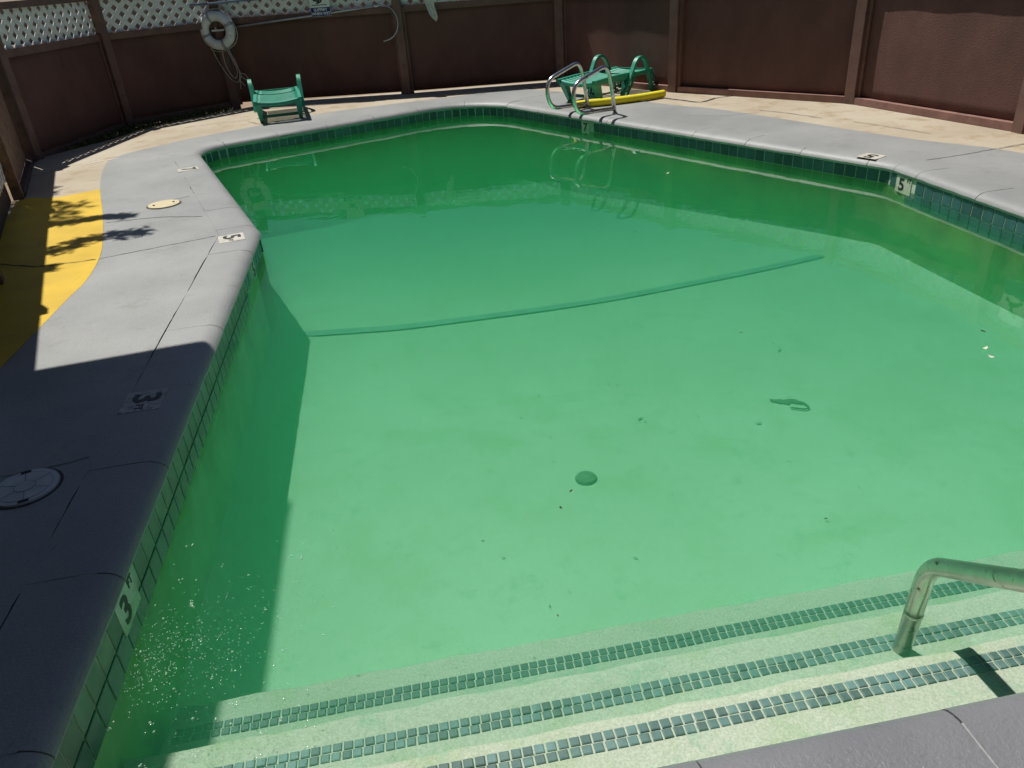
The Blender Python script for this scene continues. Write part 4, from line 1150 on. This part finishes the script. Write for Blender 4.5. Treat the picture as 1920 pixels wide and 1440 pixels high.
bchild(MB().box((-9.0, -6.5, -0.1), (9.0, -4.2, 7.6)), "sky_block_wing", 'sky_block_dark')  # unseen wing added behind the camera to hide sky and deepen deck shade
for yy in (-1.2, 1.4):
    o = bchild(MB().box((-3.75, yy - 0.45, 0.02), (-3.72, yy + 0.45, 2.05)), "door", 'trim')

def leaf_cloud(mb, c, rx, ry, rz, nleaf, size):
    for k in range(nleaf):
        while True:
            d = Vector((random.uniform(-1, 1), random.uniform(-1, 1), random.uniform(-1, 1)))
            if d.length < 1: break
        p = Vector(c) + Vector((d.x * rx, d.y * ry, d.z * rz))
        a = Vector((random.gauss(0, 1), random.gauss(0, 1), random.gauss(0, .5))).normalized(); s = size * random.uniform(0.6, 1.3)
        b2 = a.cross(Vector((random.gauss(0, .5), random.gauss(0, .5), 1))).normalized()
        mb.add([p - a * s, p - b2 * s * .32, p + a * s, p + b2 * s * .32], [(0, 1, 2, 3)])
tree = empty("tree", (-6.6, 8.3, -0.14)); tag(tree, "leafy tree behind the left fence reaching over the deck", "tree")
off = Vector((-6.6, 8.3, -0.14))
def tchild(mb, name, mt):
    o = link(name, mesh_of(name, mb.v, mb.f, mt)); o.parent = tree; o.matrix_parent_inverse = Matrix.Translation(off).inverted(); return o
tchild(MB().tube(spline([(-6.6, 8.3, -0.2), (-6.5, 8.2, 1.2), (-6.3, 8.0, 2.4), (-6.2, 8.0, 3.6)], 5), [0.15 - 0.005 * i for i in range(16)], 10), "trunk", 'bark')
ends = []
TZ = 3.1
def over(x, y, z=TZ): return (x - SH.x * z, y - SH.y * z, z)     # the point whose shadow falls on (x, y)
limbs = [[(-6.35, 8.05, 2.3), over(-3.9, 6.5), over(-3.4, 6.58), over(-3.15, 6.55)], [(-6.3, 8.0, 2.2), over(-3.6, 5.75), over(-3.2, 5.95), over(-2.85, 6.02)], [(-6.3, 8.0, 2.4), over(-3.7, 5.3), over(-3.2, 5.3)], [(-6.2, 8.0, 3.5), (-6.6, 8.6, 4.6)], [(-6.2, 8.0, 3.4), (-5.9, 8.4, 4.9)]]
lf = MB()
for q in limbs:
    sp_ = spline(q, 6)
    tchild(MB().tube(sp_, [max(0.006, 0.045 * (1 - i / len(sp_))) for i in range(len(sp_))], 6), "limb", 'bark')
for pts, w in ((limbs[0], 0.09), (limbs[1], 0.16), (limbs[2], 0.10)):
    sp_ = spline(pts, 14)
    for i, p in enumerate(sp_):
        if p.z > 2.7 and i > 12:
            leaf_cloud(lf, p, w * 1.1, w * random.uniform(0.5, 1.2), 0.10, 13, 0.055)
for cx_, cy_, cz_ in ((-6.6, 8.7, 4.8), (-5.95, 8.6, 5.1), (-6.9, 8.2, 4.3), (-6.4, 9.2, 4.5), (-7.0, 9.0, 5.2)):
    leaf_cloud(lf, (cx_, cy_, cz_), 0.55, 0.55, 0.45, 420, 0.07)
tag(tchild(lf, "crown", 'leaf'))

# ------------------------------------------------------------------ beyond the fence
gc = MB()
for k in range(9000):
    t = random.random(); 
    if k % 3 == 0: a, c_ = Vector((-5.2, 9.9)), Vector((-4.86, 10.75))
    else: a, c_ = Vector((-4.88, 10.75)), Vector((-3.8, 12.3))
    p = a.lerp(c_, t); n_ = Vector((-0.8, 0.6)); q = p + n_ * random.uniform(0.0, 0.75)
    s = random.uniform(0.012, 0.03); a_ = Vector((random.gauss(0, 1), random.gauss(0, 1), random.uniform(0.2, 1))).normalized(); b2 = a_.cross(Vector((random.gauss(0, 1), random.gauss(0, 1), .3))).normalized()
    pz = Vector((q.x, q.y, random.uniform(-0.13, 0.02)))
    gc.add([pz - a_ * s, pz - b2 * s * .5, pz + a_ * s, pz + b2 * s * .5], [(0, 1, 2, 3)])
tag(gc.build("ground_cover", 'cover'), "dry leafy ground cover showing under the fence", kind="stuff")
ll = MB()
for k in range(500):
    p = Vector((random.uniform(-6.0, -5.3), random.uniform(8.9, 9.6), random.uniform(-0.13, 0.05))); s = random.uniform(0.015, 0.03)
    a_ = Vector((random.gauss(0, 1), random.gauss(0, 1), random.gauss(0, .5))).normalized(); b2 = a_.cross(Vector((0.1, 0.2, 1))).normalized()
    ll.add([p - a_ * s, p - b2 * s * .5, p + a_ * s, p + b2 * s * .5], [(0, 1, 2, 3)])
tag(ll.build("leaf_litter", 'litter'), "orange leaf litter in the gap of the side fence", kind="stuff")
o = sheet("parking_lot", [(-60, 24), (60, 24), (60, 34), (-60, 34)], None, -0.13, 'asphalt'); tag(o, "asphalt lane behind the fence", kind="structure")
o = MB().box((-30, 38, -0.14), (40, 38.3, 1.5)).build("block_wall", 'blockwall'); tag(o, "pale block wall far behind the lattice", "wall")
for x, y, r_, lab in ((-9.5, 16, 0.9, "shrub behind the lattice at the far left"), (-6.8, 18.5, 0.8, "shrub behind the lattice left of the life ring"), (-3.0, 20, 0.9, "shrub behind the lattice right of the life ring"), (-0.5, 21, 0.8, "shrub behind the lattice above the rescue hook")):
    root = empty("shrub", (x, y, -0.14)); tag(root, "green " + lab, "shrub", "shrubs beyond the fence")
    b_ = MB()
    for k in range(5): leaf_cloud(b_, (random.uniform(-.5, .5) * r_, random.uniform(-.5, .5) * r_, random.uniform(.3, .8) * r_), r_ * .55, r_ * .55, r_ * .5, 260, 0.09)
    child(root, b_, "crown", 'leaf', False)
    child(root, MB().tube([(0, 0, 0), (0.05, 0.02, r_ * 0.6)], 0.04, 6), "trunk", 'bark')
